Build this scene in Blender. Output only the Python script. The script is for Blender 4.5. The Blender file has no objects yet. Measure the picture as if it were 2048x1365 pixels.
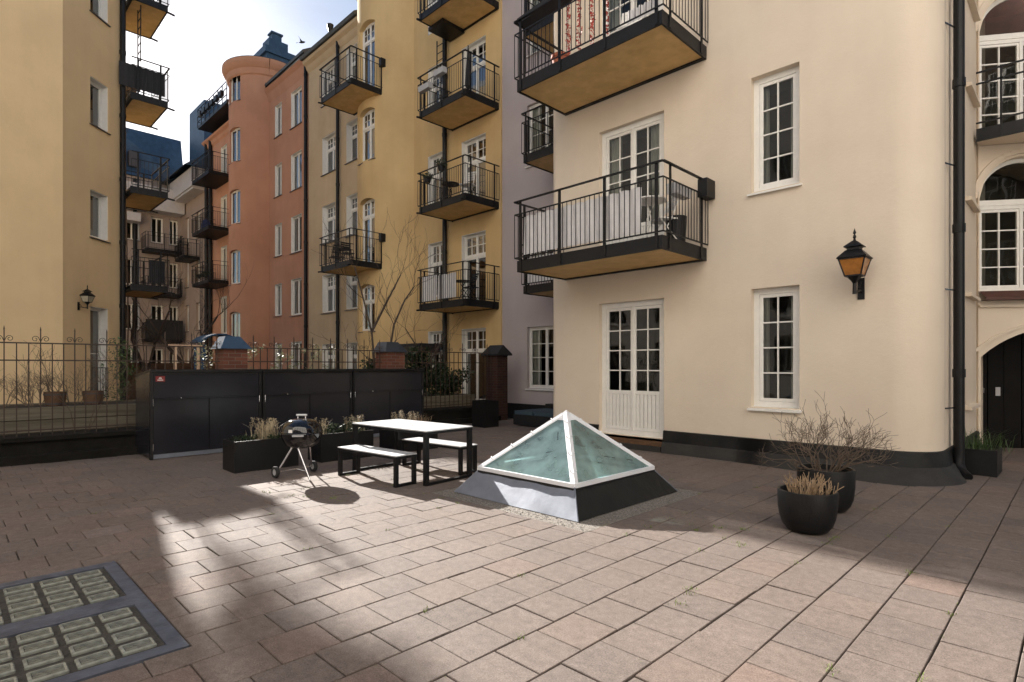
import bpy, math, random
from math import radians as R, sin, cos, pi, sqrt, atan2
from mathutils import Vector as V, Matrix
random.seed(7)
C = bpy.context.scene.collection
S = bpy.context.scene

# ------------------------------------------------------------------ camera
cam = bpy.data.cameras.new('camera'); co = bpy.data.objects.new('camera', cam); C.objects.link(co)
co.location = (0, 0, 1.6); co.rotation_euler = (R(90), 0, R(45))
cam.sensor_width = 36; cam.lens = 1140 / 2048 * 36; cam.shift_y = 50.5 / 2048
cam.clip_start = .05; cam.clip_end = 600
S.camera = co
# ------------------------------------------------------------------ world and sun
SUN = V((-2.08, .36, 1.0)).normalized()
ELEV = math.asin(SUN.z)
w = bpy.data.worlds.new("World"); S.world = w; w.use_nodes = True
nt = w.node_tree; N = nt.nodes; L = nt.links
bg = N['Background']; bg.inputs['Strength'].default_value = .052
sky = N.new('ShaderNodeTexSky'); sky.sky_type = 'NISHITA'; sky.sun_disc = False
sky.sun_elevation = ELEV; sky.sun_rotation = atan2(SUN.x, SUN.y)
sky.air_density = 1.0; sky.dust_density = .45; sky.ozone_density = 1.2
tc = N.new('ShaderNodeTexCoord'); mp = N.new('ShaderNodeMapping'); mp.inputs['Scale'].default_value = (1.2, 2.2, 5)
cl = N.new('ShaderNodeTexNoise'); cl.inputs['Scale'].default_value = 1.7; cl.inputs['Detail'].default_value = 6; cl.inputs['Roughness'].default_value = .62
cr = N.new('ShaderNodeValToRGB'); cr.color_ramp.elements[0].position = .48; cr.color_ramp.elements[1].position = .78
cr.color_ramp.elements[1].color = (.35, .35, .35, 1)
mx = N.new('ShaderNodeMixRGB'); mx.inputs[2].default_value = (3.4, 3.8, 4.5, 1)
L.new(tc.outputs['Generated'], mp.inputs[0]); L.new(mp.outputs[0], cl.inputs['Vector'])
L.new(cl.outputs['Fac'], cr.inputs[0]); L.new(cr.outputs[0], mx.inputs[0]); L.new(sky.outputs[0], mx.inputs[1])
L.new(mx.outputs[0], bg.inputs[0])
sl = bpy.data.lights.new('sun', 'SUN'); sl.energy = 5.0; sl.angle = R(.53); sl.color = (1, .95, .885)
so = bpy.data.objects.new('sun', sl); C.objects.link(so); so.rotation_euler = SUN.to_track_quat('Z', 'Y').to_euler()
S.view_settings.view_transform = 'Standard'; S.view_settings.look = 'None'
S.view_settings.exposure = 1.52; S.view_settings.gamma = 1
S.cycles.max_bounces = 8; S.cycles.transparent_max_bounces = 12

# ------------------------------------------------------------------ materials
def mat(name, col, var=.12, scale=3.0, rough=.8, bump=0.0, bscale=60, metal=0.0, spec=.5, warm=None, fine=0.0, fscale=220, coat=0, grain=None):
    m = bpy.data.materials.new(name); m.use_nodes = True
    nt = m.node_tree; n = nt.nodes; l = nt.links; b = n['Principled BSDF']
    b.inputs['Roughness'].default_value = rough; b.inputs['Metallic'].default_value = metal
    b.inputs['Specular IOR Level'].default_value = spec
    if coat: b.inputs['Coat Weight'].default_value = coat; b.inputs['Coat Roughness'].default_value = .06
    c = V(col[:3]); w2 = V(warm) if warm else c * (1 - var)
    if var or warm:
        t = n.new('ShaderNodeTexCoord'); z = n.new('ShaderNodeTexNoise'); z.inputs['Scale'].default_value = scale
        z.inputs['Detail'].default_value = 7; z.inputs['Roughness'].default_value = .65
        r = n.new('ShaderNodeValToRGB'); e = r.color_ramp.elements
        e[0].position = .35; e[0].color = (*w2, 1); e[1].position = .66; e[1].color = (*(c * (1 + var * .4)), 1)
        if grain:
            gm = n.new('ShaderNodeMapping'); gm.inputs['Scale'].default_value = grain; l.new(t.outputs['Object'], gm.inputs[0]); l.new(gm.outputs[0], z.inputs['Vector'])
        else: l.new(t.outputs['Object'], z.inputs['Vector'])
        l.new(z.outputs['Fac'], r.inputs[0])
        out = r.outputs[0]
        if fine:
            z3 = n.new('ShaderNodeTexNoise'); z3.inputs['Scale'].default_value = fscale; z3.inputs['Detail'].default_value = 3
            q = n.new('ShaderNodeMapRange'); q.inputs[1].default_value = .3; q.inputs[2].default_value = .7
            q.inputs[3].default_value = 1 - fine; q.inputs[4].default_value = 1 + fine
            mm = n.new('ShaderNodeMixRGB'); mm.blend_type = 'MULTIPLY'; mm.inputs[0].default_value = 1
            l.new(t.outputs['Object'], z3.inputs['Vector']); l.new(z3.outputs['Fac'], q.inputs[0])
            l.new(out, mm.inputs[1]); l.new(q.outputs[0], mm.inputs[2]); out = mm.outputs[0]
        l.new(out, b.inputs['Base Color'])
    else: b.inputs['Base Color'].default_value = (*c, 1)
    if bump:
        t2 = n.new('ShaderNodeTexCoord'); z2 = n.new('ShaderNodeTexNoise'); z2.inputs['Scale'].default_value = bscale; z2.inputs['Detail'].default_value = 5
        bp = n.new('ShaderNodeBump'); bp.inputs['Strength'].default_value = bump; bp.inputs['Distance'].default_value = .02
        l.new(t2.outputs['Object'], z2.inputs['Vector']); l.new(z2.outputs['Fac'], bp.inputs['Height']); l.new(bp.outputs[0], b.inputs['Normal'])
    return m

def plaster(name, col, stain=.10, big=.5):
    """rendered wall: broad mottling, weathering that runs down in streaks, trowel bump"""
    m = bpy.data.materials.new(name); m.use_nodes = True
    nt = m.node_tree; n = nt.nodes; l = nt.links; b = n['Principled BSDF']; b.inputs['Roughness'].default_value = .92
    b.inputs['Specular IOR Level'].default_value = .25
    t = n.new('ShaderNodeTexCoord'); c = V(col)
    z = n.new('ShaderNodeTexNoise'); z.inputs['Scale'].default_value = big; z.inputs['Detail'].default_value = 12; z.inputs['Roughness'].default_value = .6
    r = n.new('ShaderNodeValToRGB'); e = r.color_ramp.elements
    e[0].position = .3; e[0].color = (c.x * (1 - stain), c.y * (1 - stain * 1.25), c.z * (1 - stain * 1.3), 1)
    e[1].position = .65; e[1].color = (*(c * (1 + stain * .25)), 1)
    mpn = n.new('ShaderNodeMapping'); mpn.inputs['Scale'].default_value = (2.2, 2.2, .22)
    z2 = n.new('ShaderNodeTexNoise'); z2.inputs['Scale'].default_value = 1.3; z2.inputs['Detail'].default_value = 6
    r2 = n.new('ShaderNodeValToRGB'); f = r2.color_ramp.elements
    f[0].position = .3; f[0].color = (1 - stain * .35, 1 - stain * .38, 1 - stain * .4, 1); f[1].position = .6; f[1].color = (1, 1, 1, 1)
    mm = n.new('ShaderNodeMixRGB'); mm.blend_type = 'MULTIPLY'; mm.inputs[0].default_value = 1
    l.new(t.outputs['Object'], z.inputs['Vector']); l.new(z.outputs['Fac'], r.inputs[0])
    l.new(t.outputs['Object'], mpn.inputs[0]); l.new(mpn.outputs[0], z2.inputs['Vector']); l.new(z2.outputs['Fac'], r2.inputs[0])
    l.new(r.outputs[0], mm.inputs[1]); l.new(r2.outputs[0], mm.inputs[2]); l.new(mm.outputs[0], b.inputs['Base Color'])
    z3 = n.new('ShaderNodeTexNoise'); z3.inputs['Scale'].default_value = 3.2; z3.inputs['Detail'].default_value = 12; z3.inputs['Roughness'].default_value = .78
    bp = n.new('ShaderNodeBump'); bp.inputs['Strength'].default_value = .32; bp.inputs['Distance'].default_value = .035
    l.new(t.outputs['Object'], z3.inputs['Vector']); l.new(z3.outputs['Fac'], bp.inputs['Height']); l.new(bp.outputs[0], b.inputs['Normal'])
    return m

def glassy(name, tint=(1, 1, 1), trans=.75, rough=.02, wav=.04, ior=1.55):
    m = bpy.data.materials.new(name); m.use_nodes = True
    nt = m.node_tree; n = nt.nodes; l = nt.links; n.remove(n['Principled BSDF']); o = n['Material Output']
    tr = n.new('ShaderNodeBsdfTransparent'); tr.inputs[0].default_value = (tint[0] * trans, tint[1] * trans, tint[2] * trans, 1)
    g = n.new('ShaderNodeBsdfGlossy'); g.inputs['Roughness'].default_value = rough
    fr = n.new('ShaderNodeFresnel'); fr.inputs[0].default_value = ior
    mxs = n.new('ShaderNodeMixShader'); l.new(fr.outputs[0], mxs.inputs[0]); l.new(tr.outputs[0], mxs.inputs[1]); l.new(g.outputs[0], mxs.inputs[2])
    t = n.new('ShaderNodeTexCoord'); z = n.new('ShaderNodeTexNoise'); z.inputs['Scale'].default_value = 2.0; z.inputs['Detail'].default_value = 1
    bp = n.new('ShaderNodeBump'); bp.inputs['Strength'].default_value = wav; bp.inputs['Distance'].default_value = .1
    l.new(t.outputs['Object'], z.inputs['Vector']); l.new(z.outputs['Fac'], bp.inputs['Height'])
    l.new(bp.outputs[0], g.inputs['Normal']); l.new(mxs.outputs[0], o.inputs[0])
    return m

MT = {}
MT['cream'] = plaster('cream_plaster', (.745, .645, .52), .08)
MT['lilac'] = plaster('grey_lilac_plaster', (.50, .44, .44), .08)
MT['ochre'] = plaster('ochre_plaster', (.66, .475, .235), .14)
MT['orange'] = plaster('terracotta_plaster', (.54, .285, .185), .14)
MT['tan'] = plaster('pale_tan_plaster', (.57, .445, .29), .14)
MT['beige'] = plaster('dusty_beige_plaster', (.40, .31, .25), .14)
MT['greybeige'] = plaster('grey_beige_plaster', (.37, .31, .28), .14)
MT['yellow'] = plaster('yellow_plaster', (.80, .605, .355), .10)
MT['pale'] = plaster('pale_plaster', (.82, .79, .74), .05)
MT['white'] = mat('white_paint', (.82, .80, .75), .06, 8, .45)
MT['whitem'] = mat('white_metal', (.80, .80, .81), .05, 9, .35)
MT['sillm'] = mat('dark_sill_metal', (.07, .06, .06), .1, 5, .5)
MT['black'] = mat('black_steel', (.008, .008, .009), .2, 12, .45, spec=.3)
MT['blackm'] = mat('black_matt_fibre', (.007, .007, .0075), .3, 6, .5, .15, 90, spec=.35)
MT['slabdark'] = mat('slab_edge_paint', (.010, .010, .011), .25, 5, .5, spec=.3)
MT['ply'] = mat('plywood_soffit', (.72, .49, .21), .15, 2.5, .6, 0, warm=(.60, .39, .15))
MT['deck'] = mat('grey_deck', (.3, .3, .3), .1, 5, .8)
MT['plinth'] = mat('black_plinth_paint', (.014, .0135, .0125), .35, 2.2, .6, .35, 25, warm=(.006, .006, .006), spec=.3)
MT['plinthlow'] = mat('grey_plinth_stone', (.03, .028, .025), .35, 3, .75, .4, 30)
MT['lead'] = mat('lead_sheet', (.12, .132, .165), .25, 7, .5, .6, 9, metal=.3, warm=(.075, .083, .108))
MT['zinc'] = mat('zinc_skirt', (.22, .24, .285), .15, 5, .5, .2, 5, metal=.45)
MT['skirtshade'] = mat('shaded_skirt_sheet', (.011, .012, .011), .3, 5, .5, .6, 6, spec=.25)  # darker copy of the skirt sheet, shade put into its colour
MT['alu'] = mat('white_aluminium', (.80, .81, .84), .04, 5, .32)
MT['tableTop'] = mat('grey_white_tabletop', (.52, .53, .54), .12, 14, .5, fine=.12)
MT['chrome'] = mat('chrome', (.75, .75, .77), 0, 1, .18, metal=1)
MT['enamel'] = mat('black_enamel', (.006, .006, .007), 0, 1, .07, coat=.6)
MT['rubber'] = mat('rubber', (.02, .02, .02), .2, 5, .7)
MT['greyplastic'] = mat('grey_plastic', (.42, .42, .43), .05, 6, .5)
MT['cab'] = mat('anthracite_sheet_metal', (.018, .0185, .024), .12, 2, .22, .12, 1.6, spec=.5)
MT['cabt'] = mat('anthracite_trim', (.011, .011, .012), .12, 4, .4, spec=.35)
MT['bluepl'] = mat('blue_shelter_sheet', (.03, .065, .12), .2, 3, .8, spec=.2)
MT['red'] = mat('red_sign', (.22, .014, .012), .05, 5, .5)
MT['signw'] = mat('white_print', (.8, .78, .75), 0, 1, .6)
MT['brick'] = None
MT['iron'] = mat('wrought_iron', (.03, .022, .018), .4, 14, .6, warm=(.06, .03, .018))
MT['blueroof'] = mat('blue_roof_sheet', (.035, .075, .135), .3, 2.5, .5)
MT['roofdark'] = mat('dark_roof_sheet', (.035, .042, .055), .25, 3, .45)
MT['curtain'] = mat('curtain_cloth', (.74, .71, .64), .1, 5, .9)
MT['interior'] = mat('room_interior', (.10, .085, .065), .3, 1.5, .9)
MT['cloth'] = mat('white_screen_cloth', (.70, .68, .68), .08, 7, .85, .3, 6)
MT['wood'] = mat('weathered_wood', (.24, .175, .12), .35, 9, .8, .3, 30)
MT['wooddk'] = mat('brown_oak', (.13, .065, .03), .35, 12, .7, .3, 30)
MT['plank'] = mat('grey_sleeper', (.19, .165, .12), .4, 7, .85, .2, 25, warm=(.10, .088, .06), grain=(1, .1, 2.2))
MT['post'] = mat('pale_pine', (.58, .40, .27), .2, 10, .7)
MT['soil'] = mat('soil', (.045, .033, .024), .4, 20, .95, .6, 60)
MT['twig'] = mat('bare_twig', (.14, .10, .07), .35, 20, .85)
MT['twigp'] = mat('straw_twig', (.36, .25, .15), .35, 20, .85)
MT['bark'] = mat('dark_bark', (.07, .05, .038), .35, 20, .85)
MT['leafd'] = mat('evergreen_leaf', (.022, .042, .014), .45, 30, .45)
MT['leafg'] = mat('green_leaf', (.055, .10, .025), .4, 30, .5)
MT['leafp'] = mat('pale_leaf', (.34, .34, .20), .35, 30, .5)
MT['straw'] = mat('dry_grass', (.46, .38, .25), .3, 30, .7)
MT['weed'] = mat('weed_green', (.16, .22, .035), .4, 40, .6)
MT['terracotta'] = mat('terracotta_pot', (.42, .13, .07), .2, 8, .8)
MT['flower'] = mat('red_petals', (.52, .08, .06), .3, 20, .6)
MT['rattan'] = mat('black_rattan', (.010, .010, .011), .3, 60, .6, .5, 120)
MT['cushion'] = mat('blue_grey_cushion', (.045, .075, .10), .1, 8, .9)
MT['gravel'] = mat('gravel_mix', (.30, .27, .235), .5, 55, .9, 1.0, 130, warm=(.12, .105, .09), fine=.45, fscale=110)
MT['earth'] = mat('court_ground', (.12, .10, .08), .4, .8, .95, .3, 20)
MT['joint'] = mat('joint_sand', (.045, .036, .028), .4, 20, .95, .4, 80)
MT['doordk'] = mat('dark_stained_door', (.006, .005, .0045), .3, 6, .7, spec=.2)
MT['rust'] = mat('red_brown_flashing', (.10, .042, .03), .3, 5, .6)
MT['blockglass'] = mat('glass_block', (.17, .175, .145), .35, 18, .16, .6, 26)
MT['blockrim'] = mat('glass_block_rim', (.30, .31, .265), .4, 18, .22)
MT['grout'] = mat('dirty_grout', (.065, .057, .046), .4, 18, .9, .5, 60)
MT['pane'] = glassy('window_glass', (.9, .95, .92), .66)
MT['panefar'] = glassy('double_window_glass', (.9, .95, .95), .48, ior=3.1)
MT['canopy'] = mat('dark_canvas', (.02, .02, .022), .2, 10, .8)
MT['bird'] = mat('dark_feathers', (.02, .02, .022), .2, 10, .8)
MT['stone'] = mat('dark_stone_base', (.015, .0135, .011), .4, 4, .9, .5, 20, spec=.2)
MT['bluecl'] = mat('blue_cloth', (.03, .05, .16), .2, 10, .9)
MT['lightmetal'] = mat('light_parapet', (.52, .49, .48), .08, 3, .6)

def brickmat(name='red_brick', k=1):
    m = bpy.data.materials.new(name); m.use_nodes = True
    n = m.node_tree.nodes; l = m.node_tree.links; b = n['Principled BSDF']; b.inputs['Roughness'].default_value = .85
    t = n.new('ShaderNodeTexCoord'); sp = n.new('ShaderNodeSeparateXYZ'); ad = n.new('ShaderNodeMath'); cb = n.new('ShaderNodeCombineXYZ')
    br = n.new('ShaderNodeTexBrick'); br.inputs['Scale'].default_value = 1; br.inputs['Brick Width'].default_value = .25
    br.inputs['Row Height'].default_value = .077; br.inputs['Mortar Size'].default_value = .006; br.inputs['Mortar Smooth'].default_value = .2
    br.inputs['Color1'].default_value = (.26 * k, .085 * k, .05 * k, 1); br.inputs['Color2'].default_value = (.15 * k, .05 * k, .032 * k, 1); br.inputs['Mortar'].default_value = (.22 * k, .18 * k, .14 * k, 1)
    l.new(t.outputs['Object'], sp.inputs[0]); l.new(sp.outputs[0], ad.inputs[0]); l.new(sp.outputs[1], ad.inputs[1])
    l.new(ad.outputs[0], cb.inputs[0]); l.new(sp.outputs[2], cb.inputs[1]); l.new(cb.outputs[0], br.inputs['Vector'])
    l.new(br.outputs['Color'], b.inputs['Base Color'])
    bp = n.new('ShaderNodeBump'); bp.inputs['Strength'].default_value = .6; bp.inputs['Distance'].default_value = .01; bp.invert = True
    l.new(br.outputs['Fac'], bp.inputs['Height']); l.new(bp.outputs[0], b.inputs['Normal'])
    return m
MT['brick'] = brickmat(k=.7); MT['brickdk'] = brickmat('dark_brick', .22)

def skyglass():
    """skylight pane: green-tinted float glass with a film of dust"""
    m = bpy.data.materials.new('green_roof_glass'); m.use_nodes = True
    n = m.node_tree.nodes; l = m.node_tree.links; n.remove(n['Principled BSDF']); o = n['Material Output']
    tr = n.new('ShaderNodeBsdfTransparent'); tr.inputs[0].default_value = (.70, .90, .88, 1)
    df = n.new('ShaderNodeBsdfTranslucent'); df.inputs[0].default_value = (.58, .88, .87, 1)
    d2 = n.new('ShaderNodeBsdfDiffuse'); d2.inputs[0].default_value = (.54, .76, .76, 1)
    g = n.new('ShaderNodeBsdfGlossy'); g.inputs['Roughness'].default_value = .03
    fr = n.new('ShaderNodeFresnel'); fr.inputs[0].default_value = 1.5
    t = n.new('ShaderNodeTexCoord'); z = n.new('ShaderNodeTexNoise'); z.inputs['Scale'].default_value = 5; z.inputs['Detail'].default_value = 6
    q = n.new('ShaderNodeMapRange'); q.inputs[1].default_value = .3; q.inputs[2].default_value = .75; q.inputs[3].default_value = .22; q.inputs[4].default_value = .50
    a = n.new('ShaderNodeMixShader'); a.inputs[0].default_value = .5; b = n.new('ShaderNodeMixShader'); c = n.new('ShaderNodeMixShader')
    l.new(t.outputs['Object'], z.inputs['Vector']); l.new(z.outputs['Fac'], q.inputs[0]); l.new(q.outputs[0], b.inputs[0])
    l.new(df.outputs[0], a.inputs[1]); l.new(d2.outputs[0], a.inputs[2])
    l.new(tr.outputs[0], b.inputs[1]); l.new(a.outputs[0], b.inputs[2])
    l.new(fr.outputs[0], c.inputs[0]); l.new(b.outputs[0], c.inputs[1]); l.new(g.outputs[0], c.inputs[2]); l.new(c.outputs[0], o.inputs[0])
    return m
MT['skyglass'] = skyglass()
MT['amber'] = glassy('amber_lantern_glass', (.95, .50, .13), .8, .15, .2)
MT['amber'] = mat('amber_glass', (.36, .145, .03), .25, 9, .15)
MT['clearlamp'] = mat('dusty_lantern_glass', (.42, .38, .28), .15, 9, .2)

# ------------------------------------------------------------------ mesh builder
class MB:
    def __init__(s): s.v = []; s.f = []; s.sm = []; s.att = None
    def add(s, vs, fs, sm=False):
        o = len(s.v); s.v += [tuple(p) for p in vs]; s.f += [tuple(i + o for i in f) for f in fs]; s.sm += [sm] * len(fs); return s
    def box(s, x0, y0, z0, x1, y1, z1):
        vs = [(x, y, z) for z in (z0, z1) for y in (y0, y1) for x in (x0, x1)]
        return s.add(vs, [(0, 2, 3, 1), (4, 5, 7, 6), (0, 1, 5, 4), (2, 6, 7, 3), (0, 4, 6, 2), (1, 3, 7, 5)])
    def bar(s, p, q, w, h, up=(0, 0, 1)):
        p = V(p); q = V(q); d = (q - p).normalized(); u = V(up)
        if abs(d.dot(u)) > .99: u = V((1, 0, 0))
        a = d.cross(u).normalized() * (w / 2); b = a.cross(d).normalized() * (h / 2)
        vs = [p - a - b, p + a - b, p + a + b, p - a + b, q - a - b, q + a - b, q + a + b, q - a + b]
        return s.add(vs, [(0, 1, 2, 3), (7, 6, 5, 4), (0, 4, 5, 1), (1, 5, 6, 2), (2, 6, 7, 3), (3, 7, 4, 0)])
    def tube(s, pts, r, n=6, cap=True):
        pts = [V(p) for p in pts]; rs = r if isinstance(r, (list, tuple)) else [r] * len(pts)
        vs = []; fs = []; pa = None
        for i, p in enumerate(pts):
            d = (pts[min(i + 1, len(pts) - 1)] - pts[max(i - 1, 0)])
            d = d.normalized() if d.length > 1e-9 else V((0, 0, 1))
            if pa is None: pa = d.cross(V((.31, .17, .93))) if abs(d.z) < .9 else d.cross(V((1, .1, 0)))
            a = (pa - d * pa.dot(d))
            a = a.normalized() if a.length > 1e-6 else d.orthogonal().normalized()
            pa = a; b = d.cross(a)
            for k in range(n):
                t = 2 * pi * k / n; vs.append(p + (a * cos(t) + b * sin(t)) * rs[i])
        for i in range(len(pts) - 1):
            for k in range(n):
                k2 = (k + 1) % n; fs.append((i * n + k, i * n + k2, (i + 1) * n + k2, (i + 1) * n + k))
        s.add(vs, fs, n > 4)
        if cap:
            m = len(s.v) - len(vs); s.f += [tuple(m + k for k in range(n))[::-1], tuple(m + (len(pts) - 1) * n + k for k in range(n))]; s.sm += [False, False]
        return s
    def lathe(s, prof, n=24, c=(0, 0, 0), a0=0, a1=2 * pi):
        full = abs(a1 - a0 - 2 * pi) < 1e-6; m = n if full else n + 1; vs = []; fs = []
        for r, z in prof:
            for k in range(m):
                t = a0 + (a1 - a0) * k / n; vs.append((c[0] + r * cos(t), c[1] + r * sin(t), c[2] + z))
        for i in range(len(prof) - 1):
            for k in range(n):
                k2 = (k + 1) % m; fs.append((i * m + k, i * m + k2, (i + 1) * m + k2, (i + 1) * m + k))
        return s.add(vs, fs, True)
    def prism(s, poly, z0, z1, sm=False):
        n = len(poly); vs = [(x, y, z0) for x, y in poly] + [(x, y, z1) for x, y in poly]
        fs = [tuple(range(n))[::-1], tuple(range(n, 2 * n))] + [(i, (i + 1) % n, n + (i + 1) % n, n + i) for i in range(n)]
        return s.add(vs, fs, sm)
    def quad(s, a, b, c, d, sm=False): return s.add([a, b, c, d], [(0, 1, 2, 3)], sm)
    def mesh(s, name, m, sharp=30):
        me = bpy.data.meshes.new(name); me.from_pydata(s.v, [], s.f); me.update()
        me.polygons.foreach_set('use_smooth', s.sm)
        if any(s.sm): me.set_sharp_from_angle(angle=R(sharp))
        if m: me.materials.append(MT[m] if isinstance(m, str) else m)
        return me
    def build(s, name, m, parent=None, loc=(0, 0, 0), rz=0, sharp=30):
        return link(name, s.mesh(name, m, sharp), parent, loc, rz)

def link(name, me, parent=None, loc=(0, 0, 0), rz=0):
    o = bpy.data.objects.new(name, me); C.objects.link(o); o.location = loc; o.rotation_euler = (0, 0, rz)
    if parent: o.parent = parent
    return o
def tag(o, label, cat, group=None):
    o['label'] = label; o['category'] = cat
    if group: o['group'] = group
    return o
def thing(name, label, cat, loc=(0, 0, 0), rz=0, group=None):
    o = bpy.data.objects.new(name, None); C.objects.link(o); o.location = loc; o.rotation_euler = (0, 0, rz)
    o.empty_display_size = .2
    return tag(o, label, cat, group)
def struct(o): o['kind'] = 'structure'; return o
def copy_tree(o, parent=None):
    c = o.copy(); C.objects.link(c)
    if parent: c.parent = parent
    for ch in list(o.children): copy_tree(ch, c)
    return c
def wpart(mb, name, m, root, sharp=30):          # a part given in world coordinates
    return mb.build(name, m, root, tuple(-V(root.location)), 0, sharp)

# ------------------------------------------------------------------ facade tools
def arc(cx, cy, r, a0, a1, n):
    return [(cx + r * cos(R(a0 + (a1 - a0) * k / n)), cy + r * sin(R(a0 + (a1 - a0) * k / n))) for k in range(n + 1)]
class Path:
    def __init__(s, pts):
        s.p = [V(q) for q in pts]; s.u = [0]
        for a, b in zip(s.p, s.p[1:]): s.u.append(s.u[-1] + (b - a).length)
    def P(s, u):
        for i in range(len(s.u) - 1):
            if u <= s.u[i + 1] + 1e-9 or i == len(s.u) - 2:
                return s.p[i] + (s.p[i + 1] - s.p[i]) * ((u - s.u[i]) / (s.u[i + 1] - s.u[i]))
    def near(s, x, y):
        q = V((x, y)); best = (1e9, 0)
        for i in range(len(s.u) - 1):
            a, b = s.p[i], s.p[i + 1]; t = max(0, min(1, (q - a).dot(b - a) / (b - a).length_squared)); d = (a + (b - a) * t - q).length
            if d < best[0]: best = (d, s.u[i] + (s.u[i + 1] - s.u[i]) * t)
        return best[1]
def chord(path, u0, u1):
    a = path.P(u0); b = path.P(u1); d = (b - a).normalized(); return a, b, d, V((d.y, -d.x))
def wall(path, z0, z1, ops, us=None):
    """wall skin along a path with real openings; ops: dict(u0,u1,z0,z1,r,arch)"""
    mb = MB(); us0 = us or (0, path.u[-1])
    U = sorted({round(x, 4) for x in [u for u in path.u if us0[0] <= u <= us0[1]] + list(us0) + [o[k] for o in ops for k in ('u0', 'u1')]})
    Z = sorted({round(x, 4) for x in [z0, z1] + [o[k] for o in ops for k in ('z0', 'z1')] if z0 <= x <= z1})
    idx = {}; vs = []
    for i, u in enumerate(U):
        p = path.P(u)
        for j, z in enumerate(Z): idx[i, j] = len(vs); vs.append((p.x, p.y, z))
    fs = []
    for i in range(len(U) - 1):
        um = (U[i] + U[i + 1]) / 2
        for j in range(len(Z) - 1):
            zm = (Z[j] + Z[j + 1]) / 2
            if any(o['u0'] < um < o['u1'] and o['z0'] < zm < o['z1'] for o in ops): continue
            fs.append((idx[i, j], idx[i + 1, j], idx[i + 1, j + 1], idx[i, j + 1]))
    mb.add(vs, fs, True)
    for o in ops:
        a, b, d, n = chord(path, o['u0'], o['u1']); r = o.get('r', .14); h = o.get('arch', 0); zt = o['z1'] - h; W = (b - a).length
        ia = a - n * r; ib = b - n * r
        A = lambda p, z: (p.x, p.y, z)
        mb.quad(A(a, o['z0']), A(a, zt), A(ia, zt), A(ia, o['z0']))
        mb.quad(A(b, o['z0']), A(ib, o['z0']), A(ib, zt), A(b, zt))
        mb.quad(A(a, o['z0']), A(ia, o['z0']), A(ib, o['z0']), A(b, o['z0']))
        if not h: mb.quad(A(a, zt), A(b, zt), A(ib, zt), A(ia, zt))
        else:
            K = 18; rad = (W * W / 4 + h * h) / (2 * h)
            zz = lambda t: zt + h - rad + sqrt(max(0, rad * rad - (t * W - W / 2) ** 2))
            for k in range(K):
                t0 = k / K; t1 = (k + 1) / K; p = a + (b - a) * t0; q = a + (b - a) * t1
                if len(path.p) > 3: P0 = path.P(o['u0'] + (o['u1'] - o['u0']) * t0); P1 = path.P(o['u0'] + (o['u1'] - o['u0']) * t1)
                else: P0, P1 = p, q
                mb.quad(A(P0, zz(t0)), A(P1, zz(t1)), A(P1, o['z1']), A(P0, o['z1']))
                mb.quad(A(P0, zz(t0)), A(p - n * r, zz(t0)), A(q - n * r, zz(t1)), A(P1, zz(t1)))
    return mb

def window_mb(w, h, leaves=2, cols=2, rows=4, transom=0, trows=2, panel=0, fw=.05, sw=.05, mw=.022):
    f = MB(); g = MB(); D = .07
    f.box(0, 0, 0, fw, D, h); f.box(w - fw, 0, 0, w, D, h); f.box(fw, .002, h - fw, w - fw, D, h); f.box(fw, .002, 0, w - fw, D, fw)
    iw = w - 2 * fw; lw = iw / leaves
    def leaf(x0, x1, z0, z1, c, r, pn=0):
        f.box(x0 + .004, .012, z0 + .004, x0 + sw, .06, z1 - .004); f.box(x1 - sw, .012, z0 + .004, x1 - .004, .06, z1 - .004)
        f.box(x0 + sw, .014, z1 - sw, x1 - sw, .06, z1 - .004); f.box(x0 + sw, .014, z0 + .004, x1 - sw, .06, z0 + sw)
        zb = z0 + sw
        if pn:
            zb = z0 + pn; f.box(x0 + sw, .006, zb - .07, x1 - sw, .06, zb)
            n = max(2, round((x1 - x0 - 2 * sw) / .085)); st = (x1 - x0 - 2 * sw) / n
            for k in range(n): f.box(x0 + sw + k * st + .007, .018, z0 + sw, x0 + sw + (k + 1) * st - .007, .05, zb - .07)
            f.box(x0 + sw, .042, z0 + sw, x1 - sw, .055, zb - .07)
        for k in range(1, c): x = x0 + sw + (x1 - x0 - 2 * sw) * k / c; f.box(x - mw / 2, .018, zb, x + mw / 2, .055, z1 - sw)
        for k in range(1, r): z = zb + (z1 - sw - zb) * k / r; f.box(x0 + sw, .020, z - mw / 2, x1 - sw, .054, z + mw / 2)
        g.quad((x0 + sw, .04, zb), (x1 - sw, .04, zb), (x1 - sw, .04, z1 - sw), (x0 + sw, .04, z1 - sw))
    zt = h - fw - transom if transom else h - fw
    if transom: f.box(fw, -.006, zt - .04, w - fw, D, zt + .03)
    for k in range(leaves):
        x0 = fw + k * lw; x1 = x0 + lw
        leaf(x0, x1, fw, (zt - .04) if transom else zt, cols if not transom else 1, rows if not transom else 1, panel)
        if transom: leaf(x0, x1, zt + .03, h - fw, cols, trows)
        if k: f.box(x0 - .02, -.008, fw, x0 + .02, .012, h - fw)
    return f, g
_wc = {}
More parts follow.
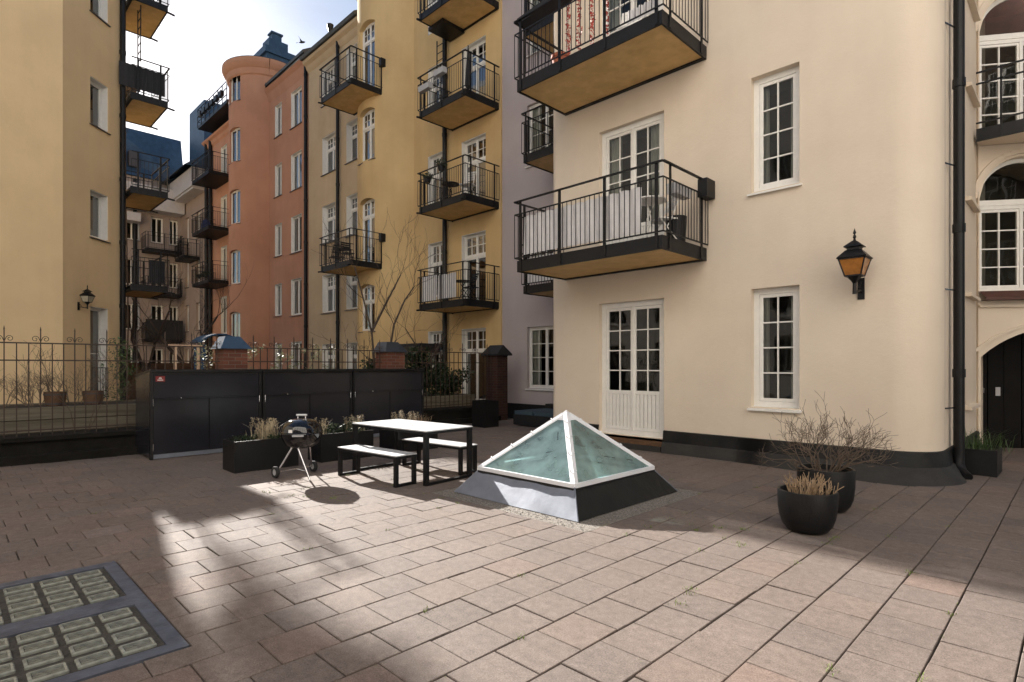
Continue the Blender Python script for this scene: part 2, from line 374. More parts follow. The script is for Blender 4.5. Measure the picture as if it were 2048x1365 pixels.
def room_mesh(w, h):
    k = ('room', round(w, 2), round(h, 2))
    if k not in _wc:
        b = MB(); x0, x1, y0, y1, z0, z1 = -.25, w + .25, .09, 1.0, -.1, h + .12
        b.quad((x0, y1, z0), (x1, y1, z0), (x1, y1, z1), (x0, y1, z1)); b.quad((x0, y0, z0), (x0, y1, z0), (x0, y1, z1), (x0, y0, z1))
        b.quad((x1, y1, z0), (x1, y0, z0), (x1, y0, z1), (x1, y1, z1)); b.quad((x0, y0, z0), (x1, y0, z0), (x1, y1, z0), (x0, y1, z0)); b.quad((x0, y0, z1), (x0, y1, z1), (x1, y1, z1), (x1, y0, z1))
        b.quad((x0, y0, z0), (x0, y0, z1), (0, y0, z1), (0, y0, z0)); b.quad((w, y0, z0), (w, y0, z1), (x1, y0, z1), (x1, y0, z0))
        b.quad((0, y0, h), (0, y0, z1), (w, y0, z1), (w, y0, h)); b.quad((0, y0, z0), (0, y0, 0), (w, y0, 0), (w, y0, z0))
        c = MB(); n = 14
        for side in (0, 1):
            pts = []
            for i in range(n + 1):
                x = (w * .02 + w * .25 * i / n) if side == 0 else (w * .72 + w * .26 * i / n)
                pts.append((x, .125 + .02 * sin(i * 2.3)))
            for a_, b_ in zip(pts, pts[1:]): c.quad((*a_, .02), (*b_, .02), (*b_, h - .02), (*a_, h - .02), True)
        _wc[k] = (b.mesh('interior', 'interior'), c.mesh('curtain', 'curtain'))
    return _wc[k]
def put_window(root, path, o, name='window', kind=None, sill='white', curtain=False, room=True, framemat='white', liner=False, glass='pane', **kw):
    a, b, d, n = chord(path, o['u0'], o['u1']); w_ = (b - a).length; h_ = o['z1'] - o['z0']; r = o.get('r', .14)
    key = (name, round(w_, 2), round(h_, 2), framemat, glass, tuple(sorted(kw.items())))
    if key not in _wc:
        f, g = window_mb(w_, h_, **kw); _wc[key] = (f.mesh(name, framemat), g.mesh('pane', glass))
    fm, gm = _wc[key]; p = a - n * (r - .03); rz = atan2(d.y, d.x)
    wo = link(name, fm, root, (p.x - root.location.x, p.y - root.location.y, o['z0'] - root.location.z), rz)
    link('pane', gm, wo)
    if liner:
        k = ('liner', round(w_, 2), round(h_, 2), round(r, 2))
        if k not in _wc:
            s = MB(); y0 = -r + .05
            s.box(.0, y0, .03, .022, -.001, h_ - .0); s.box(w_ - .022, y0, .03, w_, -.001, h_); s.box(.022, y0, h_ - .022, w_ - .022, -.001, h_)
            _wc[k] = s.mesh('liner', 'white')
        link('liner', _wc[k], wo)
    if sill:
        k = ('sill', round(w_, 2), sill, round(r, 2))
        if k not in _wc:
            s = MB(); s.add([(-.04, -r - .035, -.035), (w_ + .04, -r - .035, -.035), (w_ + .04, .01, .012), (-.04, .01, .012), (-.04, -r - .035, -.062), (w_ + .04, -r - .035, -.062), (w_ + .04, .01, -.03), (-.04, .01, -.03)],
                            [(0, 1, 2, 3), (4, 7, 6, 5), (0, 4, 5, 1), (1, 5, 6, 2), (2, 6, 7, 3), (3, 7, 4, 0)])
            _wc[k] = s.mesh('sill', 'white' if sill == 'white' else 'sillm')
        link('sill', _wc[k], wo)
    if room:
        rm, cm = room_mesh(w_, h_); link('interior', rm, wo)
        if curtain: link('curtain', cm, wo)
    return wo
def op(u0, w_, z0, h_, r=.14, arch=0): return dict(u0=u0, u1=u0 + w_, z0=z0, z1=z0 + h_, r=r, arch=arch)

def cornice(path, u0, u1, z, prof):
    """moulding swept along the path; prof = list of (outward, dz)"""
    mb = MB(); U = sorted({u0, u1, *[u for u in path.u if u0 < u < u1]}); vs = []; fs = []; n = len(prof)
    for i, u in enumerate(U):
        e = .02; a = path.P(max(0, u - e)); b = path.P(min(path.u[-1], u + e)); d = (b - a).normalized(); nn = V((d.y, -d.x)); p = path.P(u)
        for q, dz in prof: vs.append((p.x + nn.x * q, p.y + nn.y * q, z + dz))
    for i in range(len(U) - 1):
        for k in range(n - 1): fs.append((i * n + k, (i + 1) * n + k, (i + 1) * n + k + 1, i * n + k + 1))
    fs += [tuple(range(n)), tuple((len(U) - 1) * n + k for k in range(n))[::-1]]
    return mb.add(vs, fs, True)
def downpipe(root, x, y, z0, z1, r=.06, shoe=None):
    mb = MB(); pts = [(x, y, z1), (x, y, z0 + .35)]
    if shoe: pts += [(x, y, z0 + .18), (x + shoe[0] * .3, y + shoe[1] * .3, z0 + .09), (x + shoe[0], y + shoe[1], z0 + .03)]
    else: pts.append((x, y, z0))
    mb.tube(pts, r, 12)
    z = z0 + 1.5
    while z < z1: mb.lathe([(r, -.06), (r + .012, -.06), (r + .012, .06), (r, .06)], 12, (x, y, z)); z += 2.1
    return wpart(mb, 'downpipe', 'black', root)

_bc = {}
def balcony(root, x, y, z, rz, w_, d, stub=0, posts=None, heater=False, bar=.1, soffit='ply'):
    """x,y,z: left wall corner of the slab underside, local -y points out of the wall"""
    k = (round(w_, 2), round(d, 2), stub, bar, soffit)
    if k not in _bc:
        t = .035; fh = .22; sl_ = MB()
        sl_.box(0, -d, 0, w_, -d + t, fh); sl_.box(0, -d + t, 0, t, -.005, fh); sl_.box(w_ - t, -d + t, 0, w_, -.005, fh); sl_.box(t, -.08, 0, w_ - t, -.005, .1)
        if stub:
            for sx in (.05, w_ - .05): sl_.bar((sx, -d + .05, .03), (sx, -d - stub, .0), .05, .05)
            for sx in (.05, w_ - .05): sl_.bar((sx, -.12, .03), (sx, -.02, .0), .05, .05)
        so_ = MB().box(t, -d + t, .025, w_ - t, -.08, .05)
        dk = MB().box(t, -d + t, .17, w_ - t, -.01, .2)
        rl = MB(); o_ = .035; zl, zm, zt = .27, 1.12, 1.37
        xa, xb, yf = -o_, w_ + o_, -d - o_
        for zz, ww, hh in ((zl, .012, .025), (zm, .012, .025), (zt, .05, .022)):
            rl.bar((xa, yf, zz), (xb, yf, zz), ww, hh); rl.bar((xa, yf, zz), (xa, -.03, zz), ww, hh); rl.bar((xb, yf, zz), (xb, -.03, zz), ww, hh)
        n = int(w_ / bar); [rl.bar((xa + (xb - xa) * i / n, yf, zl), (xa + (xb - xa) * i / n, yf, zm), .011, .011) for i in range(n + 1)]
        n = int(d / bar)
        for xx in (xa, xb): [rl.bar((xx, yf + (-.03 - yf) * i / n, zl), (xx, yf + (-.03 - yf) * i / n, zm), .011, .011) for i in range(1, n + 1)]
        np_ = 3 if w_ < 2.8 else 4
        for i in range(np_):
            xx = .1 + (w_ - .2) * i / (np_ - 1); rl.box(xx - .028, -d - .02, .02, xx + .028, -d - .003, zt - .01)
        for xx in (-.012, w_ + .012):
            for yy in (-d + .22, -.22): rl.box(xx - .008, yy - .028, .02, xx + .008, yy + .028, zt - .01)
        _bc[k] = (sl_.mesh('balcony', 'slabdark'), so_.mesh('soffit', soffit), dk.mesh('deck', 'deck'), rl.mesh('railing', 'black'))
    a, b, c, e = _bc[k]; rl_ = root.location
    o = link('balcony', a, root, (x - rl_.x, y - rl_.y, z - rl_.z), rz)
    for nm, me in (('soffit', b), ('deck', c), ('railing', e)): link(nm, me, o)
    if heater: MB().box(w_ - .01, -.32, 1.05, w_ + .16, -.02, 1.36).build('wall_heater', 'black', o)
    return o
def core(root, poly, z0, z1, m, roofm='roofdark'):
    """rear and side walls of a building (open front skin) and its flat roof"""
    mb = MB()
    for a, b in zip(poly, poly[1:]): mb.quad((*a, z0), (*b, z0), (*b, z1), (*a, z1))
    wpart(mb, 'rear_wall', m, root)

# ================================================================== GROUND
g = MB(); g.quad((-120, -120, -.06), (120, -120, -.06), (120, 120, -.06), (-120, 120, -.06))
struct(g.build('ground', 'earth'))
j = MB(); j.quad((-12.3, -7, -.035), (5.5, -7, -.035), (5.5, 17, -.035), (-12.3, 17, -.035)); struct(j.build('paving_bed', 'joint'))

def pavemat():
    m = bpy.data.materials.new('concrete_slabs'); m.use_nodes = True
    n = m.node_tree.nodes; l = m.node_tree.links; b = n['Principled BSDF']; b.inputs['Roughness'].default_value = .80; b.inputs['Specular IOR Level'].default_value = .22
    at = n.new('ShaderNodeAttribute'); at.attribute_name = 'tone'; at.attribute_type = 'GEOMETRY'
    t = n.new('ShaderNodeTexCoord')
    rp = n.new('ShaderNodeValToRGB'); e = rp.color_ramp.elements
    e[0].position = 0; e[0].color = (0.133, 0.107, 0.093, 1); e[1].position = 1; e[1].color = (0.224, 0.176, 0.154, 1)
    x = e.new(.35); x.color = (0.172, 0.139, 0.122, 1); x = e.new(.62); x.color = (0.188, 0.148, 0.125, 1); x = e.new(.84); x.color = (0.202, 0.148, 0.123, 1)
    l.new(at.outputs['Fac'], rp.inputs[0])
    def nz(sc, det, lo, hi, a, bb):
        z = n.new('ShaderNodeTexNoise'); z.inputs['Scale'].default_value = sc; z.inputs['Detail'].default_value = det; z.inputs['Roughness'].default_value = .65
        q = n.new('ShaderNodeMapRange'); q.inputs[1].default_value = lo; q.inputs[2].default_value = hi; q.inputs[3].default_value = a; q.inputs[4].default_value = bb
        l.new(t.outputs['Object'], z.inputs['Vector']); l.new(z.outputs['Fac'], q.inputs[0]); return z, q
    def mul(a, q):
        mm = n.new('ShaderNodeMixRGB'); mm.blend_type = 'MULTIPLY'; mm.inputs[0].default_value = 1; l.new(a, mm.inputs[1]); l.new(q.outputs[0], mm.inputs[2]); return mm.outputs[0]
    z1, q1 = nz(1.1, 5, .3, .7, .86, 1.09); z2, q2 = nz(16, 8, .3, .7, .78, 1.16); z3, q3 = nz(120, 4, .3, .72, .62, 1.38); z4, q4 = nz(420, 2, .62, .70, 1.0, 1.75)
    o = mul(mul(mul(mul(rp.outputs[0], q1), q2), q3), q4)
    l.new(o, b.inputs['Base Color'])
    bp = n.new('ShaderNodeBump'); bp.inputs['Strength'].default_value = .55; bp.inputs['Distance'].default_value = .004
    l.new(z3.outputs['Fac'], bp.inputs['Height']); l.new(bp.outputs[0], b.inputs['Normal'])
    return m
def paving():
    mb = MB(); tone = []; rnd = random.Random(3)
    for k in range(-30, 20):
        x0 = -1.99 + .35 * k; x1 = x0 + .35; off = (.26 if k % 2 == 0 else .085) + rnd.uniform(-.02, .02)
        for i in range(-12, 48):
            y0 = off + .35 * i; y1 = y0 + .35
            xm = (x0 + x1) / 2; ym = (y0 + y1) / 2
            if ym < -3 or ym > 16.5 or xm < -12.25 or xm > 4.6: continue
            if ym > 10.2 and -8.1 < xm < -1.6: continue
            gx = .0040 + rnd.uniform(-.0012, .0018); gy = .0025 + rnd.uniform(-.001, .002)
            a0, a1, b0, b1 = x0 + gx, x1 - gx, y0 + gy, y1 - gy
            # cut out the skylight bed and the pavement light
            def clip(a0, a1, b0, b1, X0, X1, Y0, Y1):
                if a1 <= X0 or a0 >= X1 or b1 <= Y0 or b0 >= Y1: return [(a0, a1, b0, b1)]
                out = []
                if a0 < X0: out.append((a0, X0 - .004, b0, b1))
                if a1 > X1: out.append((X1 + .004, a1, b0, b1))
                aa, bb = max(a0, X0), min(a1, X1)
                if b0 < Y0: out.append((aa, bb, b0, Y0 - .004))
                if b1 > Y1: out.append((aa, bb, Y1 + .004, b1))
                return [q for q in out if q[1] - q[0] > .02 and q[3] - q[2] > .02]
            rects = [q for p in clip(a0, a1, b0, b1, -5.62, -3.60, -1.1, 1.01) for q in clip(*p, -5.86, -3.40, 4.39, 6.86)]
            tn = min(1, max(0, rnd.gauss(.45, .09)))
            if rnd.random() < .04: tn = rnd.uniform(.65, .85)
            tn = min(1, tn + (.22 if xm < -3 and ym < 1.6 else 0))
            for (a0, a1, b0, b1) in rects:
                z = rnd.uniform(-.002, .0025); tx = rnd.uniform(-.0022, .0022); ty = rnd.uniform(-.0022, .0022); e = .0035
                Z = lambda sx, sy: z + tx * sx + ty * sy
                vs = [(a0, b0, -.045), (a1, b0, -.045), (a1, b1, -.045), (a0, b1, -.045)]
                vs += [(a0, b0, Z(-1, -1) - .004), (a1, b0, Z(1, -1) - .004), (a1, b1, Z(1, 1) - .004), (a0, b1, Z(-1, 1) - .004)]
                vs += [(a0 + e, b0 + e, Z(-1, -1)), (a1 - e, b0 + e, Z(1, -1)), (a1 - e, b1 - e, Z(1, 1)), (a0 + e, b1 - e, Z(-1, 1))]
                fs = [(8, 9, 10, 11)]
                for q in range(4):
                    r = (q + 1) % 4; fs += [(q, r, 4 + r, 4 + q), (4 + q, 4 + r, 8 + r, 8 + q)]
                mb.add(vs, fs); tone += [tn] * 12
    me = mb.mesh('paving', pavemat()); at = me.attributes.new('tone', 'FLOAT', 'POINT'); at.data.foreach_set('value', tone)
    struct(link('paving', me))
paving()

# weeds in the joints
def blades(mb, p, n, h, spread, w_=.004, lean=.6, rnd=random):
    for _ in range(n):
        a = rnd.uniform(0, 2 * pi); q = V(p) + V((rnd.gauss(0, spread), rnd.gauss(0, spread), 0)); hh = h * rnd.uniform(.5, 1.1); ln = lean * hh * rnd.uniform(.2, 1)
        d = V((cos(a), sin(a), 0)); s = V((-sin(a), cos(a), 0)) * w_
        m = q + d * ln * .4 + V((0, 0, hh * .7)); t = q + d * ln + V((0, 0, hh * rnd.uniform(.8, 1)))
        mb.add([q - s, q + s, m + s * .7, m - s * .7, t], [(0, 1, 2, 3), (3, 2, 4)])
wd = MB(); rw = random.Random(11)
for _ in range(190):
    k = rw.randint(-16, 4); x = -1.99 + .35 * k; y = rw.uniform(.8, 8)
    if -5.7 < x < -3.5 and (4.4 < y < 6.9 or y < 1.1): continue
    big = rw.random() < .25
    blades(wd, (x, y, -.01), rw.randint(8, 16) if big else rw.randint(3, 7), .034 if big else .018, .022 if big else .03, .0028, 1.1, rw)
for x, y in [(-6.75, 3.2), (-6.9, 3.0), (-6.4, 3.35), (-7.2, 3.4), (-7.3, 2.9), (-2.7, 5.25), (-2.55, 5.45), (-2.15, 5.05), (-1.99, 3.75), (-1.95, 3.55), (-1.64, 5.85)]:
    for q in range(3): blades(wd, (x + rw.gauss(0, .05), y + rw.gauss(0, .05), -.01), 10, .035, .02, .0028, 1.1, rw)
o = wd.build('joint_weeds', 'weed'); o['kind'] = 'stuff'; tag(o, 'small green weeds sprouting from the joints of the paving', 'weeds')

# ================================================================== PAVEMENT LIGHT
def pavement_light():
    t = thing('pavement_light', 'lead framed pavement light with rows of glass blocks set in the paving', 'pavement light', (-4.61, -.05, 0))
    X0, X1, Y0, Y1 = -5.61, -3.61, -1.09, 1.0
    f = MB(); bands = [(-5.50, -4.70), (-4.49, -3.71)]; yb = (-1.0, .91)
    f.box(X0, yb[1], -.04, X1, Y1, .006); f.box(X0, Y0, -.04, X1, yb[0], .006)
    f.box(X0, yb[0], -.04, bands[0][0], yb[1], .006); f.box(bands[0][1], yb[0], -.04, bands[1][0], yb[1], .006); f.box(bands[1][1], yb[0], -.04, X1, yb[1], .006)
    wpart(f, 'lead_frame', 'lead', t)
    gr = MB()
    for a, b in bands: gr.box(a, yb[0], -.04, b, yb[1], -.006)
    wpart(gr, 'grout_bed', 'grout', t)
    bl = MB(); a, b = .062, .083                      # half sizes
    def ring(i, z): 
        c = .005; x, y = a - i, b - i
        return [(x - c, -y, z), (x, -y + c, z), (x, y - c, z), (x - c, y, z), (-x + c, y, z), (-x, y - c, z), (-x, -y + c, z), (-x + c, -y, z)]
    rings = [ring(0, -.02), ring(0, .006), ring(.006, .012), ring(.016, .011), ring(.022, .004)]
    vs = [p for r in rings for p in r]; fs = []
    for i in range(4):
        for k in range(8): fs.append((i * 8 + k, i * 8 + (k + 1) % 8, (i + 1) * 8 + (k + 1) % 8, (i + 1) * 8 + k))
    fs.append(tuple(32 + k for k in range(8))); bl.add(vs, fs); me = bl.mesh('glass_block', 'blockglass'); me.materials.append(MT['blockrim'])
    for i, p in enumerate(me.polygons): p.material_index = 1 if i < 24 else 0
    for xr in (-5.385, -5.19, -4.995, -4.80, -4.395, -4.20, -4.005, -3.81):
        for k in range(9): link('glass_block', me, t, (xr - t.location.x, .79 - .2 * k + .05, 0))
pavement_light()

# ================================================================== SKYLIGHT
def skylight():
    t = thing('pyramid_skylight', 'glass pyramid skylight with white bars on a grey metal skirt', 'skylight', (-4.66, 5.625, 0))
    b0 = [(-3.66, 4.62), (-3.66, 6.66), (-5.66, 6.66), (-5.66, 4.62)]; s = .225
    u0 = [(-3.66 - s, 4.62 + s), (-3.66 - s, 6.66 - s), (-5.66 + s, 6.66 - s), (-5.66 + s, 4.62 + s)]; zc = .285; A = V((-4.66, 5.64, 1.02))
    rnd = random.Random(5)
    for i in range(4):
        sk = MB(); a, b = V(b0[i]), V(b0[(i + 1) % 4]); c, d = V(u0[i]), V(u0[(i + 1) % 4]); n, mth = 16, 5
        ids = []
        vs = []
        for j in range(mth + 1):
            for k in range(n + 1):
                lo = a + (b - a) * (k / n); hi = c + (d - c) * (k / n); q = lo + (hi - lo) * (j / mth); w_ = 0 if k in (0, n) or j in (0, mth) else .006 * sin(k * 1.1 + j) + rnd.uniform(-.0015, .0015)
                out = ((a + b) / 2 - V((-4.66, 5.64))).normalized(); vs.append((q.x + out.x * w_, q.y + out.y * w_, zc * j / mth))
        fs = [(j * (n + 1) + k, j * (n + 1) + k + 1, (j + 1) * (n + 1) + k + 1, (j + 1) * (n + 1) + k) for j in range(mth) for k in range(n)]
        sk.add(vs, fs, True)
        wpart(sk, 'metal_skirt', 'zinc' if i == 3 else 'skirtshade', t, 60)  # front face pale, others near black: sun and shade put into the colour
        wpart(MB().tube([(*b0[i], .0), (*u0[i], zc)], .009, 5), 'corner_seam', 'zinc', t)
    dk = MB(); e = .012
    for i in range(4):
        p, q = V(u0[i]), V(u0[(i + 1) % 4]); dk.bar((*p, zc - .03), (*q, zc - .03), .05, .05)
    wpart(dk, 'drip_edge', 'cabt', t)
    U = [V((x, y, zc + .02)) for x, y in u0]
    rim = MB()
    for i in range(4): rim.bar(U[i], U[(i + 1) % 4], .055, .045)
    wpart(rim, 'base_frame', 'alu', t)
    ctr = V((-4.66, 5.64, 0))
    for i in range(4):
        hb = MB(); p = U[i] + V((0, 0, .01)); out = (U[i] - ctr); out.z = 0; out.normalize()
        d = (A - p).normalized(); side = d.cross(V((0, 0, 1))).normalized(); nrm = side.cross(d).normalized()
        w_ = .042; q = p + d * ((A - p).length - .05)
        # folded ridge cap: two flanges meeting on the hip
        n1 = nrm * .02
        for sg in (1, -1):
            hb.add([p + n1, q + n1, q + side * sg * w_ - n1 * .4, p + side * sg * w_ - n1 * .4, p - n1 * .6, q - n1 * .6, q + side * sg * w_ - n1 * 1.2, p + side * sg * w_ - n1 * 1.2],
                   [(0, 1, 2, 3), (4, 7, 6, 5), (0, 3, 7, 4), (1, 5, 6, 2), (2, 6, 7, 3)])
        for k in range(4):
            c = p + d * ((A - p).length * (.15 + .23 * k))
            for sg in (1, -1): c2 = c + side * sg * w_ * .75; hb.tube([c2, c2 + nrm * .030], .009, 6)
        wpart(hb, 'ridge_bar', 'alu', t)
        a, b = U[i] + V((0, 0, .012)), U[(i + 1) % 4] + V((0, 0, .012)); gl = MB(); gl.add([a, b, A - V((0, 0, .015))], [(0, 1, 2)])
        wpart(gl, 'glass_pane', 'skyglass', t)
    cp = MB(); r = .105; z0 = A.z - r * .96
    vs = [(A.x + r * sx, A.y + r * sy, z0) for sx, sy in ((1, -1), (1, 1), (-1, 1), (-1, -1))] + [(A.x, A.y, A.z + .025)]
    cp.add(vs, [(0, 1, 4), (1, 2, 4), (2, 3, 4), (3, 0, 4), (3, 2, 1, 0)]); wpart(cp, 'apex_cap', 'alu', t)
    # light well under the glass
    wl = MB(); a = (-5.4, 4.88, -3.92, 6.40)
    wl.quad((a[0], a[1], -.5), (a[0], a[1], .26), (a[2], a[1], .26), (a[2], a[1], -.5)); wl.quad((a[0], a[3], -.5), (a[2], a[3], -.5), (a[2], a[3], .26), (a[0], a[3], .26))
    wl.quad((a[0], a[1], -.5), (a[0], a[3], -.5), (a[0], a[3], .26), (a[0], a[1], .26)); wl.quad((a[2], a[1], -.5), (a[2], a[1], .26), (a[2], a[3], .26), (a[2], a[3], -.5))
    wl.quad((a[0], a[1], -.03), (a[2], a[1], -.03), (a[2], a[3], -.03), (a[0], a[3], -.03)); wpart(wl, 'light_well', MT['whitem'], t)
    gv = MB(); rr = random.Random(9)
    gv.quad((-5.86, 4.39, -.008), (-3.40, 4.39, -.008), (-3.40, 6.86, -.008), (-5.86, 6.86, -.008))
    for _ in range(2600):
        x = rr.uniform(-5.84, -3.42); y = rr.uniform(4.41, 6.84)
        if -5.62 < x < -3.70 and 4.66 < y < 6.62: continue
        r_ = rr.uniform(.004, .010); h = rr.uniform(.003, .008); q = rr.uniform(0, pi)
        vs = [(x + r_ * cos(q + k * pi / 2) * (1 if k % 2 else .7), y + r_ * sin(q + k * pi / 2), -.008) for k in range(4)]
        vs += [(x + (v[0] - x) * .55, y + (v[1] - y) * .55, -.008 + h) for v in vs]
        gv.add(vs, [(4, 5, 6, 7), (0, 1, 5, 4), (1, 2, 6, 5), (2, 3, 7, 6), (3, 0, 4, 7)])
    o = gv.build('gravel', 'gravel'); o['kind'] = 'stuff'; tag(o, 'strip of small gravel round the skirt of the glass pyramid', 'gravel')
skylight()

# ================================================================== FURNITURE
def frame_bench(name, label, cat, loc, rz, L_, W_, H_, lt, group=None, part='seat', ap=.05):
    t = thing(name, label, cat, (*loc, 0), rz, group)
    tp = MB(); e = .004; tp.box(-L_ / 2, -W_ / 2, H_ - .014, L_ / 2, W_ / 2, H_); tp.build(part, 'tableTop', t)
    ed = MB(); z0, z1 = H_ - ap, H_ - .0145
    ed.box(-L_ / 2 + .002, -W_ / 2 + .002, z0, L_ / 2 - .002, -W_ / 2 + .04, z1); ed.box(-L_ / 2 + .002, W_ / 2 - .04, z0, L_ / 2 - .002, W_ / 2 - .002, z1)
    ed.box(-L_ / 2 + .002, -W_ / 2 + .04, z0, -L_ / 2 + .04, W_ / 2 - .04, z1); ed.box(L_ / 2 - .04, -W_ / 2 + .04, z0, L_ / 2 - .002, W_ / 2 - .04, z1); ed.build('apron', 'black', t)
    for sx in (-1, 1):
        for sy in (-1, 1):
            x = sx * (L_ / 2 - lt / 2 - .003); y = sy * (W_ / 2 - lt / 2 - .003); MB().box(x - lt / 2, y - lt / 2, 0, x + lt / 2, y + lt / 2, z0).build('leg', 'black', t)
        x = sx * (L_ / 2 - lt / 2 - .003); MB().box(x - lt * .48, -W_ / 2 + lt, .001, x + lt * .48, W_ / 2 - lt, .035).build('floor_rail', 'black', t)
    return t
frame_bench('picnic_table', 'white topped outdoor table with square black legs between two low benches', 'table', (-7.06, 4.93), R(4), 1.72, .88, .735, .06, part='tabletop')
frame_bench('garden_bench', 'low white topped bench in front of the table, nearest the camera', 'bench', (-7.05, 4.33), R(5), 1.34, .36, .42, .05, 'benches at the table')
frame_bench('garden_bench', 'low white topped bench on the far side of the table, towards the building', 'bench', (-7.13, 5.50), R(5), 1.34, .36, .42, .05, 'benches at the table')
lv = MB(); rl_ = random.Random(4)
for _ in range(46):
    x = -7.15 + rl_.gauss(0, .14); y = 4.98 + rl_.gauss(0, .1); a = rl_.uniform(0, pi); r = rl_.uniform(.006, .018)
    lv.add([(x - r * cos(a), y - r * sin(a), .737), (x + r * .3 * sin(a), y - r * .3 * cos(a), .742), (x + r * cos(a), y + r * sin(a), .738), (x - r * .3 * sin(a), y + r * .3 * cos(a), .745)], [(0, 1, 2, 3)])
o = lv.build('fallen_leaves', 'bark'); o['kind'] = 'stuff'; tag(o, 'scatter of small dry leaves on the white table', 'leaves')

def grill():
    c = V((-7.94, 3.66, 0)); t = thing('kettle_grill', 'round black kettle grill on three chrome legs beside the white bench', 'grill', c)
    lid = MB(); n = 40
    lid.lathe([(.0, .855), (.06, .853), (.12, .845), (.18, .825), (.23, .79), (.265, .745), (.28, .70), (.286, .668), (.292, .662), (.286, .655)], n); l_ = lid.build('lid', 'enamel', t)
    h = MB(); q = R(45)
    def rot(x, y, z): return (x * cos(q) - y * sin(q), x * sin(q) + y * cos(q), z)
    for s in (-1, 1): h.tube([rot(s * .055, 0, .846), rot(s * .055, 0, .892)], .006, 8)
    h.build('handle_bracket', 'chrome', l_)
    MB().bar(rot(-.075, 0, .898), rot(.075, 0, .898), .032, .022).build('handle', 'greyplastic', l_)
    vn = MB(); vn.lathe([(.0, .0), (.034, .0), (.034, .006), (0, .008)], 16, (.14, -.02, .838)); vn.build('lid_vent', 'chrome', l_)
    bw = MB(); bw.lathe([(.284, .653), (.288, .645), (.28, .60), (.258, .54), (.22, .485), (.16, .445), (.09, .425), (0, .42)], n); b = bw.build('bowl', 'enamel', t)
    # side handle of the bowl, facing the camera right
    d = V((.83, -.56, 0)); s = V((.56, .83, 0)); hb = MB(); p = d * .31 + V((0, 0, .633))
    hb.bar(p - s * .075, p + s * .075, .03, .022); hb.build('side_handle', 'greyplastic', b)
    hb = MB()
    for k in (-1, 1): hb.tube([d * .28 + s * .06 * k + V((0, 0, .62)), p + s * .06 * k], .006, 6)
    hb.build('handle_bracket', 'black', b)
    tg = MB(); ang = R(-62); 
    for k in range(4):
        a0 = ang + k * .05; a1 = a0 + .05; r0, r1 = .2885, .283
        tg.quad((r0 * cos(a0), r0 * sin(a0), .672), (r0 * cos(a1), r0 * sin(a1), .672), (r1 * cos(a1), r1 * sin(a1), .715), (r1 * cos(a0), r1 * sin(a0), .715))
    tg.build('sticker', 'signw', l_)
    tops = [V((.07, -.10, .47)), V((-.12, -.06, .47)), V((-.03, .13, .47))]
    feet = [V((.28, -.01, .0)), V((-.19, -.27, .09)), V((-.27, .28, .09))]
    for i, (a, f) in enumerate(zip(tops, feet)): MB().tube([a, f], .0125, 10).build('leg', 'chrome', t)
    ax = MB(); ax.tube([feet[1], feet[2]], .007, 8); ax.tube([feet[0] * .75 + tops[0] * .25, (feet[1] + feet[2]) / 2 * .75 + V((0, 0, .03))], .005, 8); ax.build('axle', 'chrome', t)
    dr = (feet[2] - feet[1]).normalized()
    for i, k in ((1, -1), (2, 1)):
        w_ = MB(); prof = [(.045, -.022), (.078, -.022), (.082, -.012), (.082, .012), (.078, .022), (.045, .022)]
        c0 = feet[i] + dr * k * .03; M = dr.to_track_quat('Z', 'Y').to_matrix()
        w_.lathe(prof, 24); w_.v = [tuple(M @ V(v) + c0) for v in w_.v]; tyre = w_.build('wheel', 'rubber', t)
        hu = MB(); hu.lathe([(0, -.012), (.02, -.016), (.046, -.016), (.046, .016), (.02, .016), (0, .012)], 20); hu.v = [tuple(M @ V(v) + c0) for v in hu.v]; hu.build('hub', 'greyplastic', tyre)
grill()

def pot(name, label, loc, r, h):
    t = thing(name, label, 'plant pot', loc, 0, 'round black pots on the paving')
    s = MB(); s.lathe([(0, .004), (r * .55, .004), (r * .70, .02), (r * .84, .07), (r * .94, .15), (r * .99, h * .6), (r, h - .01), (r * .99, h), (r * .90, h), (r * .89, h - .02), (r * .86, h * .7), (0, h * .7)], 40)
    s.build('bowl', 'blackm', t)
    so_ = MB(); so_.lathe([(0, h - .055), (r * .885, h - .06)], 32); so_.build('soil', 'soil', t)
    return t
pot('plant_pot', 'nearer and smaller round black pot with cropped straw-coloured stems', (-1.89, 5.95, 0), .265, .40)
pot('plant_pot', 'taller round black pot behind, holding the wide bare shrub', (-2.02, 6.96, 0), .29, .47)

def branch(mb, p, d, ln, r, depth, rnd, spread=.5, up=.15, ratio=.72, nseg=3, kids=(2, 3), n=5, tip=.0012, wob=.18):
    pts = [V(p)]; rs = [r]; q = V(p); dd = V(d).normalized()
    for i in range(nseg):
        dd = (dd + V((rnd.gauss(0, wob), rnd.gauss(0, wob), rnd.gauss(0, wob) + up * .3))).normalized(); q = q + dd * ln / nseg; pts.append(q); rs.append(max(tip, r + (r * ratio - r) * (i + 1) / nseg))
    mb.tube(pts, rs, max(3, n), cap=(depth == 0))
    if depth == 0: return
    for k in range(rnd.randint(*kids)):
        a = rnd.uniform(0, 2 * pi); o = dd.orthogonal().normalized(); b = dd.cross(o); e = (dd + (o * cos(a) + b * sin(a)) * spread * rnd.uniform(.6, 1.4) + V((0, 0, up))).normalized()
        st = pts[-1] if k == 0 else pts[rnd.randint(max(1, nseg - 2), nseg)]
        branch(mb, st, e, ln * rnd.uniform(.6, .95), max(tip, r * ratio * .85), depth - 1, rnd, spread, up, ratio, nseg, kids, max(3, n - 1), tip, wob)

